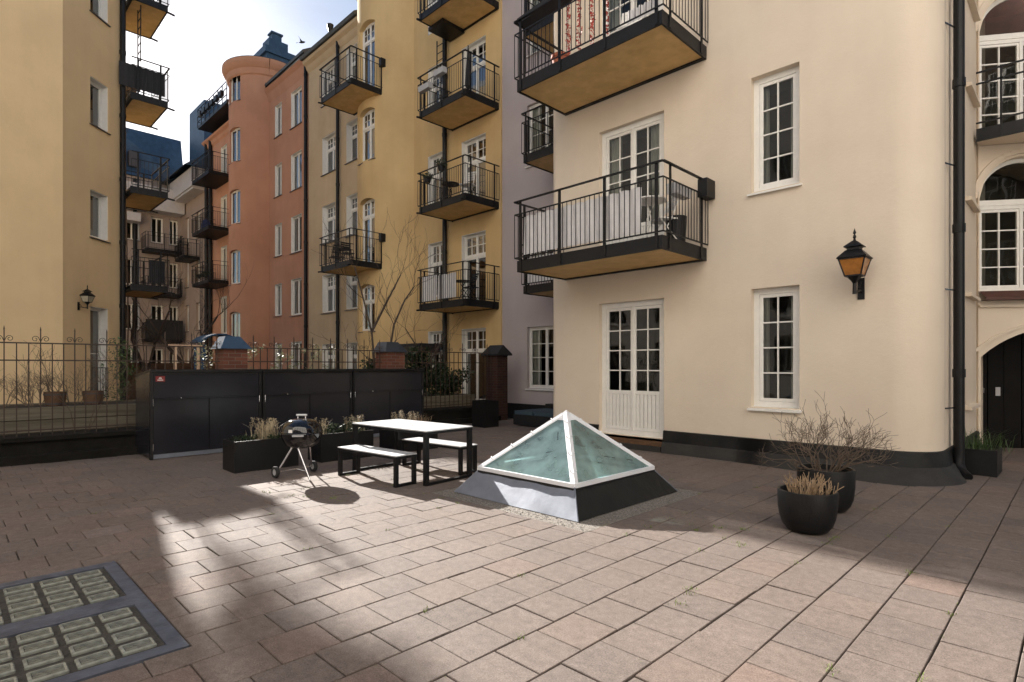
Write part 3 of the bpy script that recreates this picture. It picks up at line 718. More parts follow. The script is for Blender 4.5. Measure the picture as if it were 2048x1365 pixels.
r1 = random.Random(21); sh = MB()
for i in range(15):
    a = 2 * pi * i / 15 + r1.uniform(-.2, .2); tilt = r1.uniform(.25, 1.25)
    branch(sh, (-2.02 + .1 * cos(a), 6.96 + .1 * sin(a), .40), (cos(a) * tilt, sin(a) * tilt, .9), 0.25, .0085, 4, r1, .68, .12, .74, 3, (2, 3), 5, .0020, .17)
tag(sh.build('bare_shrub', 'twig'), 'wide leafless shrub with fine dark twigs in the taller black pot', 'shrub')
sh = MB()
for i in range(70):
    a = r1.uniform(0, 2 * pi); rr = r1.uniform(.02, .2); tilt = r1.uniform(.1, .6)
    branch(sh, (-1.89 + rr * cos(a), 5.95 + rr * sin(a), .335), (cos(a) * tilt, sin(a) * tilt, 1), r1.uniform(.08, .12), .0055, 1, r1, .5, .25, .8, 2, (2, 3), 5, .003, .1)
tag(sh.build('cropped_shrub', 'twigp'), 'cropped straw-coloured stems filling the smaller black pot', 'shrub')

def box_planter(label, x0, y0, x1, y1, h, group='black box planters by the cabinets'):
    t = thing('box_planter', label, 'planter', ((x0 + x1) / 2, (y0 + y1) / 2, 0), 0, group); hx, hy = (x1 - x0) / 2, (y1 - y0) / 2; e = .025
    b = MB(); b.box(-hx, -hy, 0, hx, -hy + e, h); b.box(-hx, hy - e, 0, hx, hy, h); b.box(-hx, -hy + e, 0, -hx + e, hy - e, h); b.box(hx - e, -hy + e, 0, hx, hy - e, h)
    b.build('box', 'blackm', t); MB().box(-hx + e, -hy + e, .02, hx - e, hy - e, h - .04).build('soil', 'soil', t); return t
box_planter('black box planter left of the kettle grill, with a tall grass clump', -9.43, 3.08, -8.92, 4.06, .47)
box_planter('black box planter right behind the kettle grill', -9.40, 4.44, -8.90, 5.42, .47)
box_planter('black box planter hidden behind the white table', -9.40, 5.85, -8.90, 6.85, .47)
box_planter('low black box planter beside the black downpipe', -1.30, 10.72, -.86, 11.42, .38, None)
box_planter('tall square black planter by the end pier of the iron fence', -11.45, 9.95, -10.95, 10.45, .70, None)

def grass(label, loc, n, h, spread, m='straw', lean=.7, group=None, plume=0, rnd=random.Random(31), name='ornamental_grass', cat='grass clump'):
    mb = MB(); t = thing(name, label, cat, loc, 0, group)
    blades(mb, (0, 0, 0), n, h, spread, .004, lean, rnd); mb.build('blades', m, t)
    if plume:
        p = MB()
        for _ in range(plume):
            a = rnd.uniform(0, 2 * pi); q = V((rnd.gauss(0, spread), rnd.gauss(0, spread), 0)); tip = q + V((cos(a) * h * .35, sin(a) * h * .35, h * rnd.uniform(.95, 1.25)))
            p.tube([q, q * .5 + tip * .5 + V((0, 0, .05)), tip], .002, 3)
            for k in range(26):
                c = tip + V((rnd.gauss(0, .016), rnd.gauss(0, .016), -rnd.uniform(0, .13))); e = V((rnd.uniform(-1, 1), rnd.uniform(-1, 1), rnd.uniform(-.2, 1.2))).normalized() * .024; s = e.orthogonal().normalized() * .004
                p.add([c - s, c + s, c + e], [(0, 1, 2)])
        p.build('seed_head', m, t)
    return t
grass('straw coloured grass clump in the planter left of the grill', (-9.15, 3.62, .43), 110, .30, .09, plume=20)
grass('sparse seed heads standing in the planter behind the grill', (-9.12, 4.55, .43), 40, .25, .05, plume=5, name='seed_stems', cat='dry plant')
grass('two leaning seed heads at the left rear corner of the table', (-9.1, 5.2, .43), 60, .25, .08, plume=9, name='seed_stems', cat='dry plant')
grass('dry curled grass rising behind the white table', (-9.15, 6.2, .43), 60, .28, .12, plume=14, lean=.9)
grass('brownish grass at the far end behind the white table', (-9.15, 6.6, .43), 90, .26, .1, m='twigp', lean=1.2)
grass('dark green grass arching from the low planter by the downpipe', (-1.08, 11.05, .34), 110, .36, .15, m='leafg', lean=1.3, plume=0)

def leaf_clump(mb, c, rad, n, s, rnd, squash=1):
    for _ in range(n):
        d = V((rnd.gauss(0, 1), rnd.gauss(0, 1), rnd.gauss(0, 1))).normalized() * rnd.random() ** .45; p = V(c) + V((d.x * rad, d.y * rad, d.z * rad * squash))
        a = V((rnd.uniform(-1, 1), rnd.uniform(-1, 1), rnd.uniform(-.6, 1))).normalized() * s * rnd.uniform(.6, 1.3); b = a.orthogonal().normalized(); b = (b * cos(rnd.uniform(0, 6)) + a.cross(b).normalized() * sin(rnd.uniform(0, 6))).normalized() * s * .32
        mb.add([p - a * .5, p + b, p + a * .6, p - b], [(0, 1, 2, 3)])
r2 = random.Random(8); lf = MB()
for i in range(9): leaf_clump(lf, (-9.15 + r2.uniform(-.18, .18), 3.2 + .09 * i, .48), .10, 30, .05, r2, .6)
tag(lf.build('trailing_plant', 'leafd'), 'low dark leaves trailing over the rim of the planter left of the grill', 'plant')
lf = MB()
for i in range(14): leaf_clump(lf, (-9.15 + r2.uniform(-.2, .2), 4.5 + .07 * i, .52), .14, 34, .05, r2, .8)
tag(lf.build('evergreen_shrub', 'leafd'), 'low evergreen leaves filling the planter behind the grill and table', 'shrub')

# ================================================================== CABINETS
def cabinet(label, y0, y1, sign=False, group='storage cabinets in a row'):
    xf, xb = -11.2, -12.22; t = thing('storage_cabinet', label, 'storage cabinet', (xf, (y0 + y1) / 2, 0), 0, group); w_ = (y1 - y0) / 2
    # local: x towards the court is +, y along the row
    D = xf - xb; b = MB(); H, Hb = 1.50, 1.40
    vs = [(-.05, -w_, .05), (-.05, w_, .05), (-D, w_, .05), (-D, -w_, .05), (-.05, -w_, H), (-.05, w_, H), (-D, w_, Hb), (-D, -w_, Hb)]
    b.add(vs, [(0, 1, 5, 4), (1, 2, 6, 5), (2, 3, 7, 6), (3, 0, 4, 7), (4, 5, 6, 7), (3, 2, 1, 0)]); b.build('body', 'cab', t)
    f = MB(); f.box(-.05, -w_, .0, .0, -w_ + .05, H); f.box(-.05, w_ - .05, 0, 0, w_, H); f.box(-.05, -w_ + .05, H - .045, -.004, w_ - .05, H); f.build('front_frame', 'cabt', t)
    lid = MB(); e = .03
    lid.add([(.03, -w_ - .004, H), (.03, w_ + .004, H), (-D - e, w_ + .004, Hb), (-D - e, -w_ - .004, Hb), (.03, -w_ - .004, H + .045), (.03, w_ + .004, H + .045), (-D - e, w_ + .004, Hb + .045), (-D - e, -w_ - .004, Hb + .045)],
            [(0, 3, 2, 1), (4, 5, 6, 7), (0, 1, 5, 4), (1, 2, 6, 5), (2, 3, 7, 6), (3, 0, 4, 7)]); lid.build('lid', 'cabt', t)
    pn = MB(); pn.box(-.045, -w_ + .055, 1.055, -.012, w_ - .055, H - .05); pn.box(-.03, -w_ + .055, 1.03, .022, w_ - .055, 1.05); pn.build('upper_flap', 'cab', t)
    for s in (-1, 1):
        ya, yb_ = (-w_ + .055, -.004) if s < 0 else (.004, w_ - .055)
        d = MB().box(-.045, ya + (.006 if s > 0 else 0), .09, -.014, yb_ - (.006 if s < 0 else 0), 1.02).build('door', 'cab', t)
        yh = -w_ + .045 if s < 0 else w_ - .045
        for z in (.15, .92): MB().tube([(.006, yh, z), (.006, yh, z + .12)], .007, 8).build('hinge', 'chrome', d)
    MB().box(-.045, -w_ + .055, .012, -.018, w_ - .055, .085).build('kick_plate', 'zinc', t)
    kn = MB(); kn.tube([(-.012, -w_ * .5, 1.045), (.03, -w_ * .5, 1.045)], .012, 10); kn.build('lock', 'chrome', t)
    if sign:
        sg = MB().box(-.0115, -w_ + .085, H - .165, -.008, -w_ + .225, H - .07).build('sign', 'red', t); q = MB(); yc, zc = -w_ + .155, H - .132
        K = 8
        for k in range(K):      # half-round emblem of rays over a line of print
            a0, a1 = pi * k / K, pi * (k + .72) / K; q.add([(-.0070, yc, zc + .014), (-.0070, yc + .026 * cos(a0), zc + .014 + .03 * sin(a0)), (-.0070, yc + .026 * cos(a1), zc + .014 + .03 * sin(a1))], [(0, 1, 2)])
        for k in range(6): y = yc - .044 + k * .0152; q.quad((-.0070, y, zc - .016), (-.0070, y + .011, zc - .016), (-.0070, y + .011, zc + .003), (-.0070, y, zc + .003))
        q.build('emblem', 'signw', sg)
cabinet('dark grey metal cabinet with a red sign, leftmost of the row', 2.50, 4.365, True)
cabinet('dark grey metal cabinet in the middle of the row, behind the grill', 4.385, 6.30)
cabinet('dark grey metal cabinet at the right end of the row, behind the table', 6.32, 8.20)

# ================================================================== IRON FENCE
def fence(label, y0, y1, n, orn=True):
    X = -12.5; t = thing('iron_fence', label, 'fence', (X, (y0 + y1) / 2, .42), 0, 'iron fence panels between the brick piers'); h = (y1 - y0) / 2
    rl = MB()
    for z in (1.57, 1.28, .10): rl.bar((0, -h, z), (0, h, z), .03, .022)
    rl.build('rail', 'iron', t)
    ba = MB()
    for i in range(n + 1):
        y = -h + .05 + (2 * h - .1) * i / n; tall = i % 3 == 1
        ba.bar((0, y, 0), (0, y, 1.80 if tall else 1.57), .016, .016)
    o = ba.build('bars', 'iron', t)
    for i in range(n + 1):
        if i % 3 != 1: continue
        sc = MB(); y = -h + .05 + (2 * h - .1) * i / n
        for s in (-1, 1):
            pts = []
            for k in range(15):
                a = k / 14 * 2 * pi * 1.3; r = .055 * (1 - k / 19); pts.append((0, y + s * (.07 - r * cos(a) * .95), 1.64 + r * sin(a)))
            sc.tube([(0, y, 1.59)] + pts, .0055, 5)
        sc.tube([(0, y, 1.56), (0, y, 1.82)], .007, 5); sc.lathe([(0, 1.86), (.010, 1.81), (.012, 1.79), (.006, 1.77)], 6, (0, y, 0))
        sc.build('scroll_finial', 'iron', t)
fence('iron fence with scroll tops, left panel before the timber bed', -3.2, 4.02, 46)
fence('iron fence panel behind the grey cabinets, between the two capped brick piers', 4.5, 7.84, 22)
fence('iron fence panel in front of the dark evergreen, right of the cabinets', 8.4, 11.66, 20)
def base(label, y0, y1):
    b = MB(); b.box(-12.85, y0, -.06, -12.30, y1, .36); b.box(-12.92, y0, .36, -12.24, y1, .43); b.box(-12.30, y0, -.06, -12.12, y1, .14)
    tag(b.build('low_wall', 'stone'), label, 'wall', 'dark stone base walls of the fence')
base('dark stone base under the left iron fence', -3.2, 4.02)
base('dark stone base behind the grey cabinets', 4.5, 7.84)
base('dark stone base under the right iron fence', 8.32, 11.66)
def pier(label, y0, y1, h, capm, cap='slope', bm='brick'):
    t = thing('brick_pier', label, 'pier', (-12.55, (y0 + y1) / 2, -.06), 0, 'brick piers of the fence'); w_ = (y1 - y0) / 2
    MB().box(-.26, -w_, 0, .26, w_, h).build('brickwork', bm, t)
    c = MB()
    if cap == 'slope':
        c.add([(-.3, -w_ - .07, h), (.32, -w_ - .07, h), (.32, w_ + .07, h), (-.3, w_ + .07, h), (-.3, -w_ * .62, h + .26), (.1, -w_ * .62, h + .26), (.1, w_ * .62, h + .26), (-.3, w_ * .62, h + .26)],
              [(0, 1, 5, 4), (1, 2, 6, 5), (2, 3, 7, 6), (3, 0, 4, 7), (4, 5, 6, 7), (3, 2, 1, 0)])
    else:
        k = w_ + .1; c.add([(-.36, -k, h), (.36, -k, h), (.36, k, h), (-.36, k, h), (-.36, -k, h + .05), (.36, -k, h + .05), (.36, k, h + .05), (-.36, k, h + .05), (-.3, 0, h + .32), (.3, 0, h + .32)],
                           [(3, 2, 1, 0), (0, 1, 5, 4), (2, 3, 7, 6), (1, 2, 6, 9, 5), (3, 0, 4, 8, 7), (4, 5, 9, 8), (6, 7, 8, 9)])
    c.build('cap', capm, t)
pier('brick pier with a sloping blue metal cap, left behind the cabinets', 4.03, 4.5, 2.02, 'blueroof')
pier('brick pier with a dark sloping cap, rising behind the right cabinet', 7.86, 8.40, 2.02, 'roofdark')
pier('narrow dark brick pier with a pointed gable cap at the end of the fence', 11.68, 12.10, 1.98, 'canopy', 'gable', 'brickdk')
for (ya, yb_) in ((4.02, 4.51), (7.84, 8.32)): pass

# ================================================================== BUILDINGS
# ---- cream house -------------------------------------------------------
def cream_house():
    t = thing('cream_house', 'cream plastered apartment house with rounded corner, white windows and black plinth', 'house', (-4.9, 9.5, 0))
    W = 9.5
    path = Path([(-8.31, 17), (-8.31, W + .18)] + arc(-8.13, W + .18, .18, 180, 270, 6)[1:] + arc(-1.93, W + .55, .55, 270, 360, 12) + [(-1.38, 13.6)])
    U = lambda x: path.near(x, W)
    ops = []
    wz = [(.93, 1.95), (4.48, 1.90), (8.0, 1.9), (11.5, 1.9)]
    for z, h in wz: ops.append(dict(u0=U(-3.89), u1=U(-3.13), z0=z, z1=z + h, r=.16, k='w'))
    for z, h in ((.24, 2.63), (3.67, 2.70), (7.2, 2.7), (10.7, 2.7)): ops.append(dict(u0=U(-6.98), u1=U(-5.50), z0=z, z1=z + h, r=.13, k='d'))
    wpart(wall(path, .0, 18.5, ops), 'wall', 'cream', t)
    for o in ops:
        if o['k'] == 'w': put_window(t, path, o, leaves=1, cols=2, rows=4, curtain=True, fw=.09, sw=.055)
        else: put_window(t, path, o, name='balcony_door', sill=None, leaves=2, cols=2, rows=4, panel=.78 if o['z0'] < 1 else .62, fw=.10, sw=.06, curtain=o['z0'] > 1)
    core(t, [(-1.38, 13.6), (-1.38, 17), (-8.31, 17)], 0, 18.5, 'cream')
    wpart(MB().prism([(-8.31, 17), (-8.31, W), (-1.38, W), (-1.38, 17)], 18.5, 18.7), 'roof', 'roofdark', t)
    # plinth: dark upper band, flared grey foot
    def band(prof):
        mb = MB(); segs = [(path.near(-8.31, 13.5), path.near(-6.98, W)), (path.near(-5.50, W), path.u[-1])]
        for ua, ub in segs:
            us = sorted({ua, ub, *[u for u in path.u if ua < u < ub], *[ua + (ub - ua) * k / 24 for k in range(25)]}); vs = []; n = len(prof(0))
            for u in us:
                p = path.P(u); e = .03; d = (path.P(min(u + e, path.u[-1])) - path.P(max(u - e, 0))).normalized(); nn = V((d.y, -d.x))
                for q, z in prof(u): vs.append((p.x + nn.x * q, p.y + nn.y * q, z))
            mb.add(vs, [(i * n + k, (i + 1) * n + k, (i + 1) * n + k + 1, i * n + k + 1) for i in range(len(us) - 1) for k in range(n - 1)], True)
            for s in (0, (len(us) - 1) * n): mb.f.append(tuple(s + k for k in range(n))); mb.sm.append(False)
        return mb
    uc = path.near(-2.0, W)
    def fl(u): d = abs(u - uc) if u < uc else abs(u - uc) * 1.3; return .07 + .42 * max(0, 1 - (d / 2.6)) ** 1.5
    wpart(band(lambda u: [(0, .41), (.035, .40), (.045 + .12 * fl(u), .2)]), 'plinth', 'plinth', t)
    wpart(band(lambda u: [(.045 + .12 * fl(u), .2), (.065 + .14 * fl(u), .185), (.06 + .9 * fl(u), -.02)]), 'plinth_foot', 'plinthlow', t)
    wpart(MB().box(-6.96, W - .12, -.03, -5.52, W + .1, .10), 'plinth_step', 'plinthlow', t)
    wpart(MB().box(-6.97, W - .05, .1, -5.51, W + .12, .19).box(-6.95, W + .0, .19, -5.53, W + .12, .235), 'threshold', 'wooddk', t)
    for z in (3.45, 6.99, 10.5): balcony(t, -7.86, W, z, 0, 3.2, 1.5, heater=(z < 4))
    downpipe(t, -1.26, 10.42, 0, 18.4, .068, (.12, -.2))
    cb = MB().tube([(-1.39, 10.1, .5), (-1.385, 10.12, 18)], .012, 6)
    for z in (1.0, 2.7, 4.5, 6.5): cb.bar((-1.40, 10.05, z), (-1.30, 10.36, z), .012, .02)
    wpart(cb, 'lightning_cable', 'cab', t)
    for z in (.95, 2.85, 4.45, 6.35, 7.9):
        y = 12.1; sl_ = MB(); sl_.add([(-1.38, y, z), (-1.38, y + 1.1, z), (-1.29, y + 1.12, z - .03), (-1.29, y - .02, z - .03), (-1.38, y, z - .08), (-1.38, y + 1.1, z - .08), (-1.29, y + 1.12, z - .08), (-1.29, y - .02, z - .08)], [(0, 1, 2, 3), (4, 7, 6, 5), (0, 3, 7, 4), (3, 2, 6, 7), (2, 1, 5, 6)]); wpart(sl_, 'side_sill', 'cream', t)
    return t
cream_house()

# ---- lilac wing --------------------------------------------------------
def lilac_house():
    Y = 12.95; t = thing('lilac_house', 'grey lilac plastered house set back between the ochre and cream houses', 'house', (-10.9, Y, 0))
    path = Path([(-13.4, Y), (-8.3, Y)]); U = lambda x: x + 13.4; ops = []
    for z, h in ((.92, 1.9), (4.4, 1.9), (7.85, 1.9), (11.3, 1.9)): ops.append(dict(u0=U(-12.28), u1=U(-10.85), z0=z, z1=z + h, r=.14))
    wpart(wall(path, 0, 19, ops), 'wall', 'lilac', t)
    for o in ops: put_window(t, path, o, leaves=2, cols=2, rows=4, curtain=True)
    core(t, [(-8.3, Y), (-8.3, 17), (-13.4, 17), (-13.4, Y)], 0, 19, 'lilac')
    wpart(MB().box(-13.4, Y, 19, -8.3, 17, 19.2), 'roof', 'roofdark', t)
    wpart(MB().box(-13.38, Y - .05, -.06, -8.32, Y, .42), 'plinth', 'plinth', t)
    for z in (3.62, 7.28, 10.8): balcony(t, -11.05, Y, z, 0, 2.4, 1.45)
lilac_house()

# ---- archway house -----------------------------------------------------
def arch_house():
    t = thing('archway_house', 'cream house wing with round-headed windows above a dark arched gateway', 'house', (-1.35, 13.5, 0))
    dx, dy = .819, .574; Lh = 5.0; path = Path([(-1.35, 13.5), (-1.35 + dx * Lh, 13.5 + dy * Lh)]); ops = []
    for z, h in ((2.98, 2.45), (5.85, 2.65), (9.1, 2.5)): ops.append(dict(u0=.02, u1=1.52, z0=z, z1=z + h, r=.18, arch=.75, k='w'))
    ops.append(dict(u0=.04, u1=2.7, z0=-.03, z1=2.32, r=.9, arch=.55, k='g'))
    wpart(wall(path, -.06, 18, ops), 'wall', 'cream', t)
    rz = atan2(dy, dx)
    for o in ops:
        a, b, d, n = chord(path, o['u0'], o['u1']); w_ = o['u1'] - o['u0']; h_ = o['z1'] - o['z0']
        p = a - n * (o['r'] - .04); loc = (p.x - t.location.x, p.y - t.location.y, o['z0'])
        if o['k'] == 'w':
            zt = h_ - .85; f, g_ = window_mb(w_, zt, leaves=2, cols=2, rows=4 if zt < 1.7 else 5, fw=.07)
            K = 20; rad = w_ / 2
            def ring(r, y): return [(w_ / 2 - r * cos(pi * k / K), y, zt + .10 + r * sin(pi * k / K)) for k in range(K + 1)]
            A, B, A2, B2 = ring(rad, 0), ring(rad - .07, 0), ring(rad, .07), ring(rad - .07, .07)
            for k in range(K): f.quad(A[k], A[k + 1], B[k + 1], B[k]); f.quad(B[k], B[k + 1], B2[k + 1], B2[k])
            f.box(0, -.01, zt, w_, .07, zt + .10)
            for k in range(K): g_.add([(w_ / 2, .04, zt + .1), (B[k][0], .04, B[k][2]), (B[k + 1][0], .04, B[k + 1][2])], [(0, 1, 2)])
            wo = f.build('arched_window', 'white', t, loc, rz); g_.build('pane', 'pane', wo); link('interior', room_mesh(w_, h_)[0], wo)
        else:
            gm = MB(); gm.quad((0, .02, 0), (w_, .02, 0), (w_, .02, h_), (0, .02, h_))
            for k in range(9): gm.box(w_ * k / 9 + .01, -.02, .05, w_ * (k + 1) / 9 - .01, .02, h_ - .02)
            for x in (.9, 1.75): gm.box(x - .03, -.035, .05, x + .03, 0, h_)
            go = gm.build('gate', 'doordk', t, loc, rz); MB().box(.72, -.045, 1.05, .80, -.03, 1.22).build('lock_plate', 'greyplastic', go)
            pl = MB().box(.50, -.028, 1.1, .53, -.02, 1.2); pl.build('door_handle', 'chrome', go)
            # raised moulding round the gate arch
            mo = MB(); K = 18; W = w_ + .34; h = .62; r_ = (W * W / 4 + h * h) / (2 * h)
            pts = []
            for k in range(K + 1):
                s = k / K * W - .17; zz = o['z1'] + .12 - r_ + sqrt(max(0, r_ * r_ - (s + .17 - W / 2) ** 2)); q = a + d * s + n * .015; pts.append((q.x, q.y, zz))
            for a_, b_ in zip(pts, pts[1:]): mo.bar(a_, b_, .03, .05)
            wpart(mo, 'arch_moulding', 'cream', t)
    for o in ops[:3]:
        mo = MB(); a, b, d, n = chord(path, o['u0'], o['u1']); c = (a + b) / 2; pts = []
        for k in range(21): s = -.84 * cos(pi * k / 20); q = c + d * s + n * .02; pts.append((q.x, q.y, o['z1'] - .75 + .84 * sin(pi * k / 20)))
        for a_, b_ in zip(pts, pts[1:]): mo.bar(a_, b_, .04, .08)
        wpart(mo, 'window_moulding', 'cream', t)
    sb = MB(); sb.box(0, -.05, 2.68, 5, .0, 2.72); sb.build('string_course', 'cream', t, (0, 0, 0), rz)
    fl = MB(); fl.add([(0, -.02, 2.98), (1.7, -.02, 2.98), (1.7, -.22, 2.84), (0, -.22, 2.84), (0, -.22, 2.80), (1.7, -.22, 2.80), (0, -.02, 2.80), (1.7, -.02, 2.80)], [(0, 1, 2, 3), (3, 2, 5, 4), (4, 5, 7, 6)]); fl.build('flashing', 'rust', t, (0, 0, 0), rz)
    # balcony: runs from the cream side wall along the front
    bx = MB(); z = 5.62; poly = [(-1.34, 13.12), (1.6, 13.12), (1.6, 15.5), (-1.34, 13.45)]; bx.prism(poly, z + .03, z + .19)
    bo = wpart(bx, 'balcony', 'cream', t); fr = MB(); fr.box(-1.34, 13.08, z, 1.6, 13.12, z + .22); wpart(fr, 'balcony_edge', 'slabdark', t)
    rl = MB()
    for zz in (z + .32, z + 1.02, z + 1.22): rl.bar((-1.34, 13.08, zz), (1.6, 13.08, zz), .03, .025)
    for k in range(7): rl.bar((-1.0 + .5 * k, 13.08, z), (-1.0 + .5 * k, 13.08, z + 1.22), .03, .03)
    rl.build('railing', 'black', bo)
    core(t, [(-1.35 + dx * Lh, 13.5 + dy * Lh), (-2.5, 20), (-2.9, 15.5), (-1.35, 13.5)], -.06, 18, 'cream')
    wpart(MB().prism([(-1.35, 13.5), (-1.35 + dx * Lh, 13.5 + dy * Lh), (-2.5, 20), (-2.9, 15.5)], 18, 18.2), 'roof', 'roofdark', t)
arch_house()

# ---- ochre house -------------------------------------------------------
def ochre_house():
    Y = 12.9; t = thing('ochre_house', 'ochre yellow apartment house with a round bow, stacked balconies and white windows', 'house', (-20.3, Y, 0))
    cx, cy, r = -20.1, 14.0, 2.15; dxx = sqrt(r * r - (cy - Y) ** 2); a0 = math.degrees(atan2(Y - cy, -dxx)) % 360; a1 = math.degrees(atan2(Y - cy, dxx)) % 360
    path = Path([(-27.2, Y)] + arc(cx, cy, r, a0, a1, 40) + [(-13.4, Y)])
    ua = path.near(cx - dxx, Y); ub = path.near(cx + dxx, Y); UA = lambda a: ua + r * R(a - a0); UX = lambda x: path.near(x, Y)
    ops = []
    for k in range(5):
        z = .85 + 3.3 * k
        for xa, xb in ((-25.8, -24.5), (-23.5, -22.3)):
            ops.append(dict(u0=UX(xa), u1=UX(xb), z0=z, z1=z + 1.8, r=.26, k='a'))
    for z, h in ((-.5, 1.9), (3.0, 1.85), (5.62, 2.62), (9.75, 2.05), (12.35, 2.9)):
        if z > 0: ops.append(dict(u0=UA(256), u1=UA(286), z0=z, z1=z + h, r=.18, arch=.13, k='b'))
    for k in range(6):
        z = .38 + 3.28 * k
        ops.append(dict(u0=UX(-15.42), u1=UX(-14.15), z0=z, z1=z + 2.52, r=.2, k='c'))
        ops.append(dict(u0=UX(-17.38), u1=UX(-16.38), z0=z + .5, z1=z + 2.52, r=.2, k='c2'))
    dr = dict(u0=UX(-18.05), u1=UX(-17.55) , z0=-.03, z1=2.15, r=.3, k='door')
    lo = [dict(o) for o in ops if o['z1'] < 16.6 and o['k'] in 'a']; hi = [o for o in ops if o['k'] != 'a']
    wpart(wall(path, -.06, 16.6, lo, (0, ua)), 'wall', 'tan', t)
    wpart(wall(path, -.06, 20.2, hi, (ua, path.u[-1])), 'wall', 'ochre', t)
    for o in lo: put_window(t, path, o, sill='dark', liner=True, glass='panefar', leaves=2, transom=.55, cols=2, trows=2, fw=.05, curtain=False)
    for o in hi:
        if o['k'] == 'b': put_window(t, path, o, sill='dark' if o['z1'] - o['z0'] < 2.2 else None, glass='panefar', leaves=2, transom=.62, cols=2, trows=2)
        elif o['k'] in ('c', 'c2'): put_window(t, path, o, name='window' if o['k'] == 'c2' else 'balcony_door', sill=None, liner=True, glass='panefar', leaves=2, transom=.72, cols=2, trows=2, panel=0)
    core(t, [(-13.4, Y), (-13.4, 18), (-27.2, 18), (-27.2, Y)], -.06, 16.6, 'ochre')
    core(t, [(-13.4, Y), (-13.4, 18), (-21.9, 18), (cx - dxx, Y)], 16.6, 20.2, 'ochre')
    wpart(MB().box(-21.9, Y, 20.2, -13.4, 18, 20.4), 'roof', 'roofdark', t)
    wpart(cornice(path, 0, ua - .02, 16.3, [(.0, -.15), (.10, -.05), (.16, .1), (.30, .2), (.34, .32), (0, .34)]), 'cornice', 'tan', t)
    gt = cornice(path, -.0, ua - .02, 16.64, [(.0, 0), (.44, 0), (.5, .12), (.46, .16), (-2.2, 1.7)]); wpart(gt, 'eaves_roof', 'roofdark', t)
    wpart(cornice(path, ua, ub, 17.05, [(0, -.1), (.08, -.05), (.12, .1), (0, .16)]), 'string_course', 'ochre', t)
    downpipe(t, -24.05, Y - .12, 0, 16.5, .075); downpipe(t, -16.18, Y - .14, 0, 20, .085)
    hp = MB(); hp.tube([(-24.05, Y - .12, 16.4), (-24.05, Y - .2, 16.6), (-24.05, Y - .45, 16.9)], .07, 10); hp.lathe([(.07, 0), (.14, .22), (.15, .3)], 12, (-24.05, Y - .48, 16.75)); wpart(hp, 'hopper_head', 'black', t)
    for z in (3.48, 6.76, 10.0, 13.3): balcony(t, -15.9, Y, z, 0, 2.4, 1.45, stub=.14)
    for z in (5.36, 12.12): balcony(t, -21.6, 12.25, z, 0, 2.4, 1.5, stub=.14, heater=True)
    # escape ladder and hatch under the top balcony
    wpart(MB().box(-16.0, 11.9, 13.2, -15.2, 12.85, 13.32), 'escape_hatch', 'black', t)
    ld = MB()
    for x in (-16.42, -15.98): ld.bar((x, Y - .3, 10.3), (x, Y - .3, 13.3), .03, .03)
    for k in range(11): ld.bar((-16.42, Y - .3, 10.4 + .27 * k), (-15.98, Y - .3, 10.4 + .27 * k), .02, .02)
    wpart(ld, 'escape_ladder', 'black', t)
    # porch
    pc = MB(); pc.box(-18.75, Y - .95, 2.30, -16.55, Y + .02, 2.42); pc.box(-18.65, Y - .85, 2.10, -16.65, Y + .02, 2.30)
    wpart(pc, 'porch_canopy', 'canopy', t)
    d = MB(); d.box(-18.55, Y - .12, -.06, -17.45, Y - .02, 2.1); do = wpart(d, 'entrance_door', 'doordk', t)
    wpart(MB().box(-17.9, Y - .87, 2.14, -17.55, Y - .853, 2.20), 'number_plate', 'signw', t)
    wpart(MB().box(-18.35, Y - .15, 1.0, -18.30, Y - .12, 1.15), 'door_handle', 'chrome', t)
    vb = MB().box(-26.85, Y - .06, 1.95, -26.6, Y, 2.3); wpart(vb, 'vent_box', 'sillm', t)
ochre_house()

